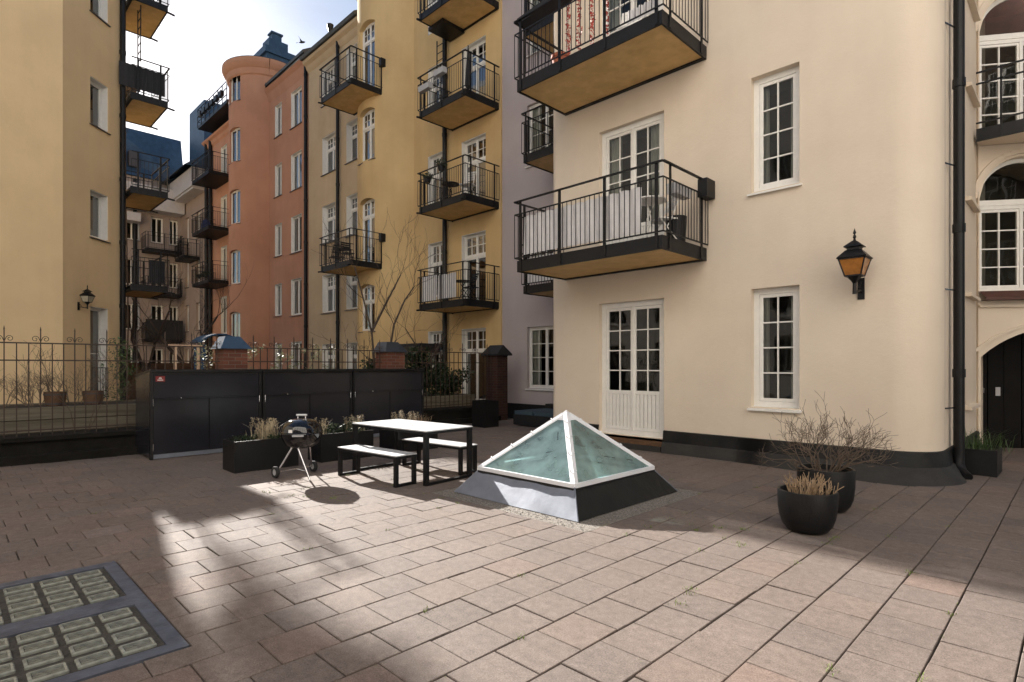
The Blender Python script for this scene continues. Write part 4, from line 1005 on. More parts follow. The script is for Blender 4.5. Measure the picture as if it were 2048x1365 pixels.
# ---- orange house with round tower ------------------------------------
def orange_house():
    Y = 13.0; t = thing('orange_house', 'terracotta orange apartment house with a round stair tower', 'house', (-34.2, Y, 0))
    cx, cy, r = -34.2, 13.6, 2.0; dxx = sqrt(r * r - (cy - Y) ** 2); a0 = math.degrees(atan2(Y - cy, -dxx)) % 360; a1 = math.degrees(atan2(Y - cy, dxx)) % 360
    path = Path([(-43, Y)] + arc(cx, cy, r, a0, a1, 40) + [(-27.2, Y)])
    ua = path.near(cx - dxx, Y); ub = path.near(cx + dxx, Y); UA = lambda a: ua + r * R(a - a0); UX = lambda x: path.near(x, Y)
    L0, TW, R0 = [], [], []
    for k in range(5):
        z = .98 + 3.28 * k
        R0 += [dict(u0=UX(-31.55), u1=UX(-30.6), z0=z + .1, z1=z + 1.85, r=.16), dict(u0=UX(-29.5), u1=UX(-28.2), z0=z, z1=z + 1.9, r=.16)]
        L0 += [dict(u0=UX(-40.2), u1=UX(-39.0), z0=z + (-.55 if k else 0), z1=z + 1.9, r=.16)]
    for z in (2.75, 6.25, 9.65, 13.15, 16.55): TW.append(dict(u0=UA(264), u1=UA(296), z0=z, z1=z + 1.92, r=.13, arch=.1))
    wpart(wall(path, -.06, 17.0, R0, (ub, path.u[-1])), 'wall', 'orange', t)
    wpart(wall(path, -.06, 17.15, L0, (0, ua)), 'wall', 'orange', t)
    wpart(wall(path, -.06, 18.5, TW, (ua, ub)), 'tower_wall', 'orange', t)
    for o in R0 + L0: put_window(t, path, o, sill='dark', liner=True, glass='panefar', leaves=2, cols=1, rows=1, curtain=True)
    for o in TW: put_window(t, path, o, sill='dark', glass='panefar', leaves=2, cols=1, rows=1, curtain=False)
    core(t, [(-27.2, Y), (-27.2, 18), (-43, 18), (-43, Y)], -.06, 17.15, 'orange')
    back = arc(cx, cy, r, a1 - 360, a0, 24); mb = MB()
    for p, q in zip(back, back[1:]): mb.quad((*p, 12), (*q, 12), (*q, 18.5), (*p, 18.5), True)
    wpart(mb, 'tower_back', 'orange', t)
    full = Path(arc(cx, cy, r, a1 - 360 + .01, a1, 64)); pr = [(.0, -.62), (.08, -.56), (.13, -.40), (.14, -.26), (.22, -.2), (.32, -.02), (.36, .06), (.36, .22), (0, .26)]
    wpart(cornice(full, 0, full.u[-1], 18.5, pr), 'tower_cornice', 'orange', t)
    rf = MB(); rf.lathe([(2.33, .2), (2.35, .26), (1.5, .55), (0, .95)], 40, (cx, cy, 18.5)); wpart(rf, 'tower_roof', 'roofdark', t)
    wpart(cornice(path, ub + .01, path.u[-1], 16.9, [(0, -.55), (.05, -.44), (.09, -.26), (.15, -.10), (.25, .0), (.33, .1), (0, .12)]), 'cornice', 'orange', t, 12)
    wpart(cornice(path, ub - .2, path.u[-1], 17.02, [(0.3, 0.1), (.40, 0.1), (.44, .2), (.40, .24), (-2.3, 1.9)]), 'eaves_roof', 'roofdark', t, 12)
    wpart(cornice(path, 0, ua - .01, 16.9, [(0, -.4), (.10, -.3), (.14, -.1), (.3, .0), (.34, .1), (0, .12)]), 'cornice', 'orange', t)
    wpart(MB().box(-43, Y + .01, 17.16, -27.2, 18, 17.3), 'roof', 'roofdark', t)
    ch = MB(); ch.box(-37.2, 14.1, 17, -35.4, 15.9, 21.2); ch.box(-37.34, 13.96, 20.9, -35.26, 16.04, 21.3); ch.box(-36.8, 14.4, 21.2, -35.8, 15.6, 22.1); ch.box(-36.55, 14.7, 22.1, -36.05, 15.3, 22.6); ch.box(-36.62, 14.63, 22.6, -35.98, 15.37, 22.7)
    wpart(ch, 'chimney', 'blueroof', t)
    downpipe(t, -27.5, Y - .12, 0, 16.9, .085)
    for x in (-42.6, -41.75): downpipe(t, x, Y - .15, 0, 16.9, .11)
    for z in (6.75, 10.05, 13.45): balcony(t, -41.1, Y, z, 0, 3.3, 1.45, soffit='slabdark')
    # roof terrace on the left part
    tr = MB(); tr.box(-41.5, Y - 1.0, 17.32, -36.0, Y + .5, 17.52); to = wpart(tr, 'roof_terrace', 'slabdark', t)
    rl = MB()
    for z in (17.8, 18.2, 18.6): rl.bar((-41.5, Y - 1.0, z), (-36.0, Y - 1.0, z), .04, .03); rl.bar((-41.5, Y - 1.0, z), (-41.5, Y + .5, z), .04, .03)
    for k in range(8): rl.bar((-41.5 + .78 * k, Y - 1.0, 17.4), (-41.5 + .78 * k, Y - 1.0, 18.6), .04, .04)
    o = rl.build('railing', 'black', to)
    ph = MB(); rr = random.Random(2)
    for k in range(6): x = -41.2 + .78 * k; ph.box(x, Y - 1.10, 18.0, x + .5, Y - .9, 18.3)
    wpart(ph, 'flower_box', 'slabdark', t)
orange_house()

# ---- beige house and end house ----------------------------------------
def beige_house():
    Y = 13.0; t = thing('beige_house', 'dusty beige house with narrow windows beyond the orange house', 'house', (-46, Y, 0)); path = Path([(-49, Y), (-43, Y)]); U = lambda x: x + 49; ops = []
    for k in range(4):
        for xa, xb in ((-47.95, -47.0), (-45.35, -44.4)): ops.append(dict(u0=U(xa), u1=U(xb), z0=2.35 + 3.28 * k - 1.4, z1=2.35 + 3.28 * k + .55, r=.2))
    wpart(wall(path, -.06, 15.2, ops), 'wall', 'beige', t)
    for o in ops: put_window(t, path, o, sill='dark', leaves=2, cols=1, rows=1)
    core(t, [(-43, Y), (-43, 18), (-49, 18), (-49, Y)], -.06, 15.2, 'beige')
    b = MB(); b.box(-48.9, Y - .9, 14.0, -43.1, Y + .05, 15.3); b.box(-48.8, Y - .8, 13.85, -43.2, Y, 14.0); wpart(b, 'oriel', 'lightmetal', t)
    rf = MB(); rf.add([(-49, Y - 1.4, 15.3), (-42.95, Y - 1.4, 15.3), (-42.95, Y + 3.5, 19.2), (-49, Y + 3.5, 19.2), (-42.95, Y + 3.5, 15.3), (-49, Y + 3.5, 15.3)], [(0, 1, 2, 3), (1, 4, 2), (0, 3, 5), (3, 2, 4, 5)]); wpart(rf, 'roof', 'blueroof', t)
    wpart(MB().box(-47.6, Y + .2, 14, -44.2, Y + 3, 20.6), 'stair_block', 'blueroof', t)
    ld = MB()
    for x in (-43.9, -43.5): ld.bar((x, Y - .15, 0), (x, Y - .15, 12), .04, .04)
    for k in range(34): ld.bar((-43.9, Y - .15, .4 + .34 * k), (-43.5, Y - .15, .4 + .34 * k), .03, .03)
    wpart(ld, 'wall_ladder', 'sillm', t)
    for z in (9.2,): balcony(t, -46.7, Y, z, 0, 2.2, 1.0, soffit='slabdark')
beige_house()
def end_house():
    X = -49.0; t = thing('end_house', 'grey beige house closing the far end of the court under a blue metal roof', 'house', (X, 8, 0)); path = Path([(X, 2), (X, 13.0)]); U = lambda y: y - 2; ops = []
    for k in range(4):
        for ya, yb_ in ((9.3, 10.3), (11.0, 11.8), (12.2, 12.8)): ops.append(dict(u0=U(ya), u1=U(yb_), z0=1.0 + 3.28 * k, z1=2.9 + 3.28 * k, r=.2))
    wpart(wall(path, -.06, 15.5, ops), 'wall', 'greybeige', t)
    for o in ops: put_window(t, path, o, sill='dark', leaves=2, cols=1, rows=1)
    core(t, [(X, 13.0), (-56, 13.0), (-56, 2), (X, 2)], -.06, 15.5, 'greybeige')
    for z in (3.4, 6.75, 9.95): balcony(t, X, 10.4, z, R(90), 2.3, 1.4, soffit='slabdark')
    b = MB(); b.box(X - .05, 9.0, 13.0, X + 1.3, 12.9, 14.7); b.box(X, 8.0, 12.0, X + 1.2, 10.1, 12.6); wpart(b, 'oriel', 'lightmetal', t)
    rf = MB(); rf.add([(X + .2, 2, 15.5), (X + .2, 13.2, 15.5), (X - .8, 13.2, 19.2), (X - .8, 2, 17.2), (X - 7, 13.2, 19.2), (X - 7, 2, 17.2), (X - 7, 13.2, 15.5), (X - 7, 2, 15.5), (X - .8, 8.6, 19.2), (X - .8, 7.6, 17.2), (X - 7, 8.6, 19.2), (X - 7, 7.6, 17.2)],
                      [(0, 1, 2, 8, 9, 3), (2, 4, 10, 8), (8, 10, 11, 9), (9, 11, 5, 3), (1, 6, 4, 2), (0, 3, 5, 7), (4, 6, 7, 5, 11, 10)]); wpart(rf, 'roof', 'blueroof', t)
    dm = MB()
    for k in range(3): dm.box(X - .65, 7.9 + .85 * k, 16.2, X + .12, 8.45 + .85 * k, 17.3)
    wpart(dm, 'dormer_window', 'sillm', t)
    downpipe(t, X + .15, 9.95, 0, 15.3, .12)
end_house()

# ---- left yellow house -------------------------------------------------
def yellow_house():
    t = thing('yellow_house', 'tall yellow house on the left with narrow windows and a black downpipe', 'house', (-22.0, 3.2, 0))
    A = (-20.1, -7); B = (-20.86, 2.47); Cc = (-22.77, 4.38); D = (-32, 4.40); E_ = (-32, -7)
    path = Path([A, B, Cc, D]); L_ = (V(Cc) - V(B)).length; ub = path.near(*B); ops = []
    for z, h, k in ((.55, 2.9, 'd'), (5.62, 1.45, 'w'), (9.12, 1.45, 'w'), (12.6, 1.45, 'w'), (15.6, 1.45, 'w')): ops.append(dict(u0=ub + L_ * .40, u1=ub + L_ * .40 + .78, z0=z, z1=z + h, r=.24, k=k))
    wpart(wall(path, -.06, 17.6, ops), 'wall', 'yellow', t)
    for o in ops: put_window(t, path, o, name='window' if o['k'] == 'w' else 'garden_door', sill='dark' if o['k'] == 'w' else None, leaves=1, cols=1, rows=1 if o['k'] == 'w' else 2, fw=.05, liner=True, glass='panefar')
    core(t, [D, E_, A], -.06, 17.6, 'yellow')
    wpart(MB().prism([A, B, Cc, D, E_], 17.6, 17.8), 'roof', 'roofdark', t)
    p = path.P(ub + L_ * .89); n = V((.707, .707)); q = p + n * .1; downpipe(t, q.x, q.y, 0, 17.5, .085)
    # balcony grille of the garden door
    gr = MB(); a = path.P(ub + L_ * .40 + .02); d = V((-.707, .707)); 
    for k in range(7): c = a + d * (.68 * k / 6) + n * .05; gr.bar((c.x, c.y, .62), (c.x, c.y, 1.55), .014, .014)
    for z in (.62, 1.55): e = a + d * .68 + n * .05; s = a + n * .05; gr.bar((s.x, s.y, z), (e.x, e.y, z), .02, .025)
    wpart(gr, 'door_grille', 'black', t)
    for z in (4.12, 7.36, 10.48, 13.78): balcony(t, -22.25, 4.40, z, R(180), 2.3, 1.1, stub=.22, bar=.12)
    ld = MB()
    for x in (-22.9, -22.5): ld.bar((x, 4.75, 11.9), (x, 4.75, 13.9), .03, .03)
    for k in range(7): ld.bar((-22.9, 4.75, 12.0 + .28 * k), (-22.5, 4.75, 12.0 + .28 * k), .02, .02)
    wpart(ld, 'escape_ladder', 'black', t)
yellow_house()

# ---- unseen house added behind the camera, angled to bounce sun onto the facades ------
def unseen_rear_house():
    t = thing('unseen_rear_house', 'unseen pale plastered house added behind the viewer to bounce sun into the court', 'house', (3.5, -4, 0)); path = Path([(12.5, 5.0), (-5.5, -13.0)]); ops = []
    for z in (4.5, 8.0, 11.5):
        for y in (-8, -4, 0, 4, 8): ops.append(dict(u0=12.7 - y - .6, u1=12.7 - y + .6, z0=z, z1=z + 1.9, r=.15))
    wpart(wall(path, -.06, 21, ops), 'wall', 'pale', t)
    for o in ops: put_window(t, path, o, leaves=2, cols=2, rows=3, room=True)
    core(t, [(-5.5, -13.0), (-1.5, -17), (16.5, 1), (12.5, 5.0)], -.06, 21, 'pale'); wpart(MB().prism([(-5.5, -13.0), (-1.5, -17), (16.5, 1), (12.5, 5.0)], 21, 21.2), 'roof', 'roofdark', t)
unseen_rear_house()
def unseen_south_house():  # unseen house, added to take the blue sky out of the window reflections
    t = thing('unseen_south_house', 'unseen pale house added left of the viewer for the window panes to reflect', 'house', (-20, -13, 0)); path = Path([(-5.6, -13.05), (-36, -13.05)]); ops = []
    for z in (1.2, 4.5, 7.9, 11.3):
        for k in range(8): ops.append(dict(u0=1.5 + 3.7 * k, u1=2.7 + 3.7 * k, z0=z, z1=z + 1.9, r=.15))
    wpart(wall(path, -.06, 18, ops), 'wall', 'pale', t)
    for o in ops: put_window(t, path, o, leaves=2, cols=2, rows=3)
    core(t, [(-36, -13.05), (-36, -20), (-5.6, -20), (-5.6, -13.05)], -.06, 18, 'pale'); wpart(MB().box(-36, -20, 18, -5.6, -13.05, 18.2), 'roof', 'roofdark', t)
unseen_south_house()
def unseen_east_house():  # unseen house, added and kept dark for the arched window reflections
    t = thing('unseen_east_house', 'unseen dark brick house added at the right so the arched windows reflect dark', 'house', (13, 11, 0)); path = Path([(13.5, 19), (12.7, 5.3)]); ops = []
    for z in (1.0, 4.5, 7.9, 11.3):
        for k in range(4): ops.append(dict(u0=1.2 + 3.2 * k, u1=2.4 + 3.2 * k, z0=z, z1=z + 1.9, r=.15))
    wpart(wall(path, -.06, 17, ops), 'wall', 'brickdk', t)
    for o in ops: put_window(t, path, o, leaves=2, cols=2, rows=3)
    core(t, [(12.7, 5.3), (18, 5.3), (18, 19), (13.5, 19)], -.06, 17, 'brickdk'); wpart(MB().prism([(13.5, 19), (12.7, 5.3), (18, 5.3), (18, 19)], 17, 17.2), 'roof', 'roofdark', t)
unseen_east_house()

# ================================================================== LANTERNS
def lantern(label, wallpt, out, s, zc, glass, group='wall lanterns'):
    """wallpt: x,y on the wall; out: outward unit vector; s: body scale; zc: height of glass bottom"""
    t = thing('wall_lantern', label, 'lantern', (*wallpt, zc - .35 * s), atan2(out[1], out[0]) + pi / 2, group); r = .35 * s
    # local: -y points out of the wall, z 0 = back plate bottom
    yc = -.44 * s; MB().box(-.055 * s, -.02, -.03 * s, .055 * s, 0, .36 * s).build('back_plate', 'black', t)
    b = MB(); pts = []
    for k in range(9): a = k / 8; pts.append((0, -.015 - (.44 * s - .015) * a, .10 * s + .12 * s * sin(a * pi * 1.0) * (1 - a) - .06 * s * sin(pi * a)))
    b.tube(pts, [.022 * s] * 9, 8); b.tube([(0, yc, .03 * s), (0, yc, .22 * s)], [.035 * s, .03 * s], 8); b.tube([(0, -.01, .30 * s), (0, -.16 * s, .16 * s)], .014 * s, 6)
    b.lathe([(0, .22 * s), (.03 * s, .22 * s), (.06 * s, .27 * s), (.10 * s, .31 * s), (.125 * s, .345 * s), (0, .35 * s)], 8, (0, yc, 0)); b.build('bracket', 'black', t)
    w0, w1, z0, z1 = .125 * s, .205 * s, .35 * s, .65 * s; q = lambda w_, z: [(sx * w_, yc + sy * w_, z) for sx, sy in ((1, -1), (1, 1), (-1, 1), (-1, -1))]
    lo, hi = q(w0, z0), q(w1, z1); g_ = MB()
    g_.add(lo + hi, [(i, (i + 1) % 4, 4 + (i + 1) % 4, 4 + i) for i in range(4)]); g_.add(lo, [(3, 2, 1, 0)]); g_.build('lantern_glass', glass, t)
    f = MB()
    for i in range(4): f.bar(lo[i], hi[i], .018 * s, .018 * s); f.bar(lo[i], lo[(i + 1) % 4], .022 * s, .022 * s); f.bar(hi[i], hi[(i + 1) % 4], .02 * s, .03 * s)
    f.build('frame', 'black', t)
    rf = MB(); levels = [(.225, .65), (.235, .665), (.12, .80), (.10, .81), (.10, .85), (.145, .86), (.14, .875), (.035, .97), (.018, .98), (.018, 1.0)]
    vs = [p for w_, z in levels for p in q(w_ * s, z * s)]; fs = [(i * 4 + k, i * 4 + (k + 1) % 4, (i + 1) * 4 + (k + 1) % 4, (i + 1) * 4 + k) for i in range(len(levels) - 1) for k in range(4)] + [(3, 2, 1, 0)]
    rf.add(vs, fs); rf.lathe([(.012 * s, 1.0 * s), (.03 * s, 1.04 * s), (.02 * s, 1.07 * s), (.012 * s, 1.09 * s), (.028 * s, 1.11 * s), (0, 1.20 * s)], 10, (0, yc, 0)); rf.build('lantern_roof', 'black', t)
lantern('black lantern with amber glass on the cream wall', (-2.28, 9.5), (0, -1), .80, 2.88, 'amber')
lantern('small black lantern on the yellow wall above the garden door', (-21.28, 2.89), (.707, .707), .62, 3.52, 'clearlamp')
lantern('dark lantern beside the porch of the ochre house', (-19.0, 12.15), (.45, -.89), .6, 2.05, 'clearlamp')

# ================================================================== GARDEN BEYOND THE FENCE
def raised_bed(label, y0, y1, xa, xb, h):
    t = thing('raised_bed', label, 'raised bed', ((xa + xb) / 2, (y0 + y1) / 2, -.06), 0, 'timber raised beds behind the fence'); hx, hy = (xb - xa) / 2, (y1 - y0) / 2; b = MB(); n = 4
    for k in range(n):
        z0 = (h + .06) * k / n + .008; z1 = (h + .06) * (k + 1) / n - .008; e = random.uniform(0, .012)
        b.box(hx - .09, -hy, z0, hx + e, hy, z1); b.box(-hx, -hy, z0, -hx + .09, hy, z1); b.box(-hx + .09, -hy, z0, hx - .09, -hy + .09, z1); b.box(-hx + .09, hy - .09, z0, hx - .09, hy, z1)
    b.build('sleepers', 'plank', t); MB().box(-hx + .09, -hy + .09, .1, hx - .09, hy - .09, h + .03).build('soil', 'soil', t)
raised_bed('grey timber raised bed behind the left iron fence', -3, 3.4, -15.0, -13.35, .86)
raised_bed('low mossy timber bed under the evergreen by the right fence', 8.3, 11.7, -15.2, -13.3, .74)
def barrel(label, x, y):
    t = thing('half_barrel', label, 'barrel', (x, y, .83), 0, 'half barrels on the timber bed'); b = MB(); b.lathe([(.15, 0), (.172, .12), (.18, .27), (.155, .27), (.15, .22), (0, .22)], 22); b.build('staves', 'wooddk', t)
    h = MB()
    for z, r in ((.04, .159), (.22, .179)): h.lathe([(r, z - .018), (r + .007, z - .018), (r + .007, z + .018), (r, z + .018)], 22)
    h.build('hoop', 'sillm', t)
barrel('left wooden half barrel on the timber bed behind the fence', -14.25, 1.57); barrel('right wooden half barrel on the timber bed, below the garden door', -14.25, 2.18)
def wshrub(label, loc, n, ln, depth, rnd, m='twig', spread=.55, name='bare_bush', cat='bush', r=.009, tl=.8):
    mb = MB()
    for i in range(n):
        a = rnd.uniform(0, 2 * pi); tilt = rnd.uniform(.1, tl); branch(mb, (loc[0] + .12 * cos(a), loc[1] + .12 * sin(a), loc[2]), (cos(a) * tilt, sin(a) * tilt, 1), ln, r, depth, rnd, spread, .15, .72, 3, (2, 3), 4, .0022, .15)
    return tag(mb.build(name, m), label, cat)
r3 = random.Random(77)
wshrub('leafless bush at the far left of the timber bed', (-14.2, .75, .85), 7, .26, 3, r3, 'wood')
wshrub('thick bare bush growing left of the left half barrel', (-14.3, 1.25, .85), 12, .26, 3, r3, 'wood')
wshrub('bare twigs rising out of the left half barrel', (-14.25, 1.57, 1.04), 6, .16, 3, r3, 'twig')
wshrub('tall thin bare bush between the two half barrels', (-14.4, 1.88, .85), 8, .34, 3, r3, 'wood')
wshrub('climbing bare vine tangled in the top of the left fence', (-12.62, 1.75, .45), 3, .55, 4, r3, 'twig', .7, 'vine', 'vine', .008, .3)
wshrub('bare bush behind the cabinet end, right of the yellow house', (-15.0, 3.3, 0), 8, .5, 4, r3, 'bark')
lf = MB()
for i in range(16): leaf_clump(lf, (-14.6 + r3.gauss(0, .18), 2.72 + r3.gauss(0, .12), .95 + .075 * i), .17, 34, .055, r3)
tag(lf.build('conifer_shrub', 'leafg'), 'slim green conifer right of the garden door', 'shrub')
lf = MB()
for i in range(90): y = r3.uniform(8.3, 11.6); leaf_clump(lf, (-13.9 + r3.gauss(0, .3), y, .85 + r3.uniform(0, 1.25) * (1 - abs(y - 9.7) / 2.9)), .26, 60, .10, r3)
tag(lf.build('evergreen_bush', 'leafd'), 'dark evergreen bush behind the right fence', 'bush')
for lab, y, x, h in (('sunlit pale-leaved bush just right of the blue-capped pier', 5.0, -13.6, 1.0), ('sunlit pale-leaved bush in the middle behind the cabinets', 5.85, -13.5, .9), ('sunlit pale-leaved bush left of the dark-capped pier', 6.7, -13.6, .95)):
    mb = MB(); t = thing('leafy_bush', lab, 'bush', (x, y, -.06), 0, 'sunlit bushes behind the cabinets')
    for i in range(9): a = r3.uniform(0, 6.3); branch(mb, (.1 * cos(a), .1 * sin(a), 0), (cos(a) * .3, sin(a) * .3, 1), .7, .008, 2, r3, .35, .3, .7, 3, (2, 2), 4, .002, .1)
    mb.build('stems', 'twig', t); l2 = MB()
    for i in range(30): leaf_clump(l2, (r3.gauss(0, .22), r3.gauss(0, .26), 1.0 + r3.uniform(0, 1.15)), .10, 12, .065, r3)
    l2.build('leaves', 'leafp', t)
mb = MB(); t = thing('white_sprig', 'pale spiky sprig standing right beside the blue-capped pier', 'plant', (-13.2, 3.95, 1.2)); leaf_clump(mb, (0, 0, .55), .22, 160, .05, r3, 2.0); mb.build('leaves', 'leafp', t); MB().tube([(0, 0, -1.2), (.02, 0, .5)], .01, 5).build('stem', 'twig', t)
t = thing('wooden_frame', 'pale wooden garden frame of two posts and a crossbar behind the cabinets', 'garden frame', (-14, 3.83, -.06))
for y in (-.23, .23): MB().bar((0, y, 0), (0, y, 2.08), .055, .055).build('post', 'post', t)
MB().bar((0, -.36, 2.11), (0, .30, 2.11), .05, .05, (1, 0, 0)).build('crossbar', 'post', t)
t = thing('garden_shelter', 'small shelter with a curved dark blue roof behind the left brick pier', 'shelter', (-15.2, 4.8, -.06)); rf = MB(); K = 10
for k in range(K):
    a0 = pi * (.2 + .6 * k / K); a1 = pi * (.2 + .6 * (k + 1) / K); f = lambda a, x, r: (x, -r * cos(a) * .65, 2.1 + (r * sin(a) - .3) * .6)
    rf.add([f(a0, -.4, .9), f(a1, -.4, .9), f(a1, .4, .9), f(a0, .4, .9), f(a0, -.4, .84), f(a1, -.4, .84), f(a1, .4, .84), f(a0, .4, .84)], [(0, 1, 2, 3), (7, 6, 5, 4), (3, 2, 6, 7), (0, 4, 5, 1)])
rf.build('roof', 'bluepl', t)
for y in (-.36, .36): MB().box(-.35, y - .03, 0, .35, y + .03, 2.18).build('side_panel', 'bluepl', t)

def tree(label, base, trunks, rnd, depth, r, m='bark', spread=.55, ln=1.2, kids=(2, 2), up=.2):
    t = thing('bare_tree', label, 'tree', base); tk = MB(); cr = MB()
    for pts in trunks:
        pts = [V(p) for p in pts]; n = len(pts); rs = [r * (1 - .55 * i / (n - 1)) for i in range(n)]; tk.tube(pts, rs, 8)
        for i in range(1, n):
            for _ in range(2 if i < n - 1 else 3):
                a = rnd.uniform(0, 6.3); d = (pts[i] - pts[i - 1]).normalized() + V((cos(a), sin(a), .2)) * .8; branch(cr, pts[i], d, ln, rs[i] * .38, depth, rnd, spread, up, .7, 3, kids, 4, .003, .14)
    tk.build('trunk', m, t); cr.build('crown', m, t); return t
r4 = random.Random(5)
tree('leafless tree with two slender trunks in front of the ochre bow', (-13.6, 8.4, -.06),
     [[(0, 0, 0), (-.08, -.03, 1.6), (-.12, -.1, 2.6), (-.25, -.28, 3.5), (-.38, -.45, 4.3)], [(-.12, -.1, 2.6), (.05, .25, 3.4), (.2, .62, 4.2)], [(.1, .2, 0), (.1, .3, 1.9), (.12, .45, 2.8), (.2, .75, 3.5), (.3, 1.0, 3.9)]], r4, 3, .036, ln=.62)
tree('leaning bare sapling in front of the ochre balcony doors', (-13.8, 9.9, -.06), [[(0, .5, 0), (0, .3, 1.6), (0, -.1, 2.3), (0, -.45, 2.75)], [(0, .3, 1.6), (0, .7, 2.2), (0, 1.0, 2.6)]], r4, 2, .03, ln=.45)
tt = tree('tall tree beyond the balconies of the yellow house, its dense top added for the shadow it casts', (-40.4, 7.75, -.06), [[(0, 0, 0), (.2, .1, 4), (-.1, .1, 8), (.1, 0, 12), (0, 0, 15.5), (0, 0, 17.4)]], r4, 1, .05, ln=.6)
lf = MB()  # dense top clump, added to cast a soft shadow on the paving
for k in range(26): leaf_clump(lf, (r4.uniform(-.9, 1.6), r4.gauss(0, .14), 17.6 + r4.uniform(0, 1.2)), .34, 60, .16, r4)
lf.build('shadow_clump', 'twig', tt)
tree('spreading bare tree in the court before the beige house', (-32, 8.7, -.06), [[(0, 0, 0), (.1, .1, 1.5), (.5, .6, 3.0), (.9, 1.2, 4.2)], [(.1, .1, 1.5), (-.5, -.8, 2.8), (-.8, -1.4, 4)]], r4, 3, .10, ln=1.1)
tree('low bare tree tangled under the yellow house balconies', (-27.5, 5.9, -.06), [[(0, 0, 0), (.1, .1, 1.2), (.5, .3, 2.6), (.2, .9, 4.0)], [(.1, .1, 1.2), (-.5, -.3, 2.8), (-.3, -.2, 4.2)]], r4, 3, .08, ln=.9)
# low brown garden wall deep in the court
gw = MB().box(-30.2, 3.9, -.06, -29.9, 10.5, 1.55); gw.box(-30.3, 3.9, 1.55, -29.8, 10.5, 1.75)
tag(gw.build('garden_wall', 'wooddk'), 'low brown wall with a dark coping deep in the court', 'wall')

# ---- lounge sofa -------------------------------------------------------
t = thing('rattan_sofa', 'black woven corner sofa with blue-grey cushions below the lilac house window', 'sofa', (-9.9, 11.7, 0))
b = MB(); b.box(-1.0, -.75, .03, 1.35, .8, .30); b.build('base', 'rattan', t)
b = MB(); b.box(-.3, .55, .30, 1.35, .80, .72); b.box(-1.0, .55, .30, -.3, .8, .52); b.build('backrest', 'rattan', t)
MB().box(1.1, -.75, .30, 1.35, .55, .55).build('armrest', 'rattan', t)
for x in (-.98, -.28, .42): MB().box(x, -.72, .305, x + .66, .5, .40).build('cushion', 'cushion', t)

# ================================================================== THINGS ON THE BALCONIES
def screen(label, x0, x1, y, z0, z1, waves=9, slant=0, group='white cloth screens on balcony railings', m='cloth'):
    n = 60; mb = MB(); vs = []
    for j in range(5):
        for i in range(n + 1):
            u = i / n; dz = slant * u; vs.append((x0 + (x1 - x0) * (u if j else u), y + .022 * sin(u * waves * 2 * pi + j * .5) * (.4 + .25 * j) / 1.4 + .006 * sin(u * 71), z0 + (z1 - z0 + dz) * j / 4 - .012 * sin(u * waves * 2 * pi) * (j == 4)))
    mb.add(vs, [(j * (n + 1) + i, j * (n + 1) + i + 1, (j + 1) * (n + 1) + i + 1, (j + 1) * (n + 1) + i) for j in range(4) for i in range(n)], True)
    return tag(mb.build('privacy_screen', m, sharp=80), label, 'screen', group)
screen('long white cloth screen on the lower cream balcony railing', -7.72, -5.08, 8.045, 3.78, 4.52, 11)
screen('left crumpled white cloth on the lowest right ochre balcony', -15.85, -15.05, 11.52, 3.78, 4.62, 5)
screen('right slanting white cloth on the lowest right ochre balcony', -14.98, -14.05, 11.52, 3.80, 4.58, 2)
screen('white cloth on the lowest lilac balcony, half hidden by the cream house', -10.95, -8.9, 11.55, 3.92, 4.62, 6)
screen('left dark screen on the second-highest yellow house balcony', -22.31, -22.32, 0, 0, 0, 3, 0, None) if False else None
def vscreen(label, x, y0, y1, z0, z1, m='canopy'):
    mb = MB(); n = 24; vs = []
    for j in range(2):
        for i in range(n + 1): vs.append((x + .012 * sin(i * 1.9), y0 + (y1 - y0) * i / n, z0 + (z1 - z0) * j))
    mb.add(vs, [(i, i + 1, n + 2 + i, n + 1 + i) for i in range(n)], True)
    return tag(mb.build('privacy_screen', m, sharp=80), label, 'screen', 'dark screens on the yellow house balconies')
vscreen('dark screen along the railing of the second-highest balcony of the yellow house', -22.3, 4.1, 5.42, 10.85, 11.62)
vscreen('dark screen on the lowest balcony of the yellow house', -22.3, 4.95, 5.42, 4.42, 5.2)
def chair(label, loc, rz, m, group='balcony chairs'):
    t = thing('folding_chair', label, 'chair', loc, rz, group)
    MB().box(-.2, -.2, .43, .2, .2, .455).build('seat', m, t)
    for sx in (-.18, .18): MB().tube([(sx, .24, .0), (sx, -.02, .43), (sx, -.20, .88)], .011, 6).build('leg', m, t); MB().tube([(sx, -.2, 0), (sx, .18, .43)], .011, 6).build('leg', m, t)
    bk = MB()
    for k in range(4): z = .60 + .085 * k; y = -.02 - .18 * (z - .43) / .45; bk.box(-.19, y - .012, z, .19, y + .004, z + .055)
    bk.build('backrest', m, t); return t
def table(label, loc, m, r=.3):
    t = thing('bistro_table', label, 'table', loc, 0, 'small balcony tables'); MB().lathe([(0, .70), (r, .70), (r, .72), (0, .72)], 24).build('tabletop', m, t)
    for k in range(3): a = k * 2.1 + .4; MB().tube([(cos(a) * .22, sin(a) * .22, 0), (-cos(a) * .05, -sin(a) * .05, .4), (cos(a) * .1, sin(a) * .1, .70)], .011, 6).build('leg', m, t)
chair('white folding chair behind the side railing of the lower cream balcony', (-5.05, 8.75, 3.65), R(150), 'white')
table('small white round table on the lower cream balcony', (-5.1, 8.35, 3.65), 'white', .28)
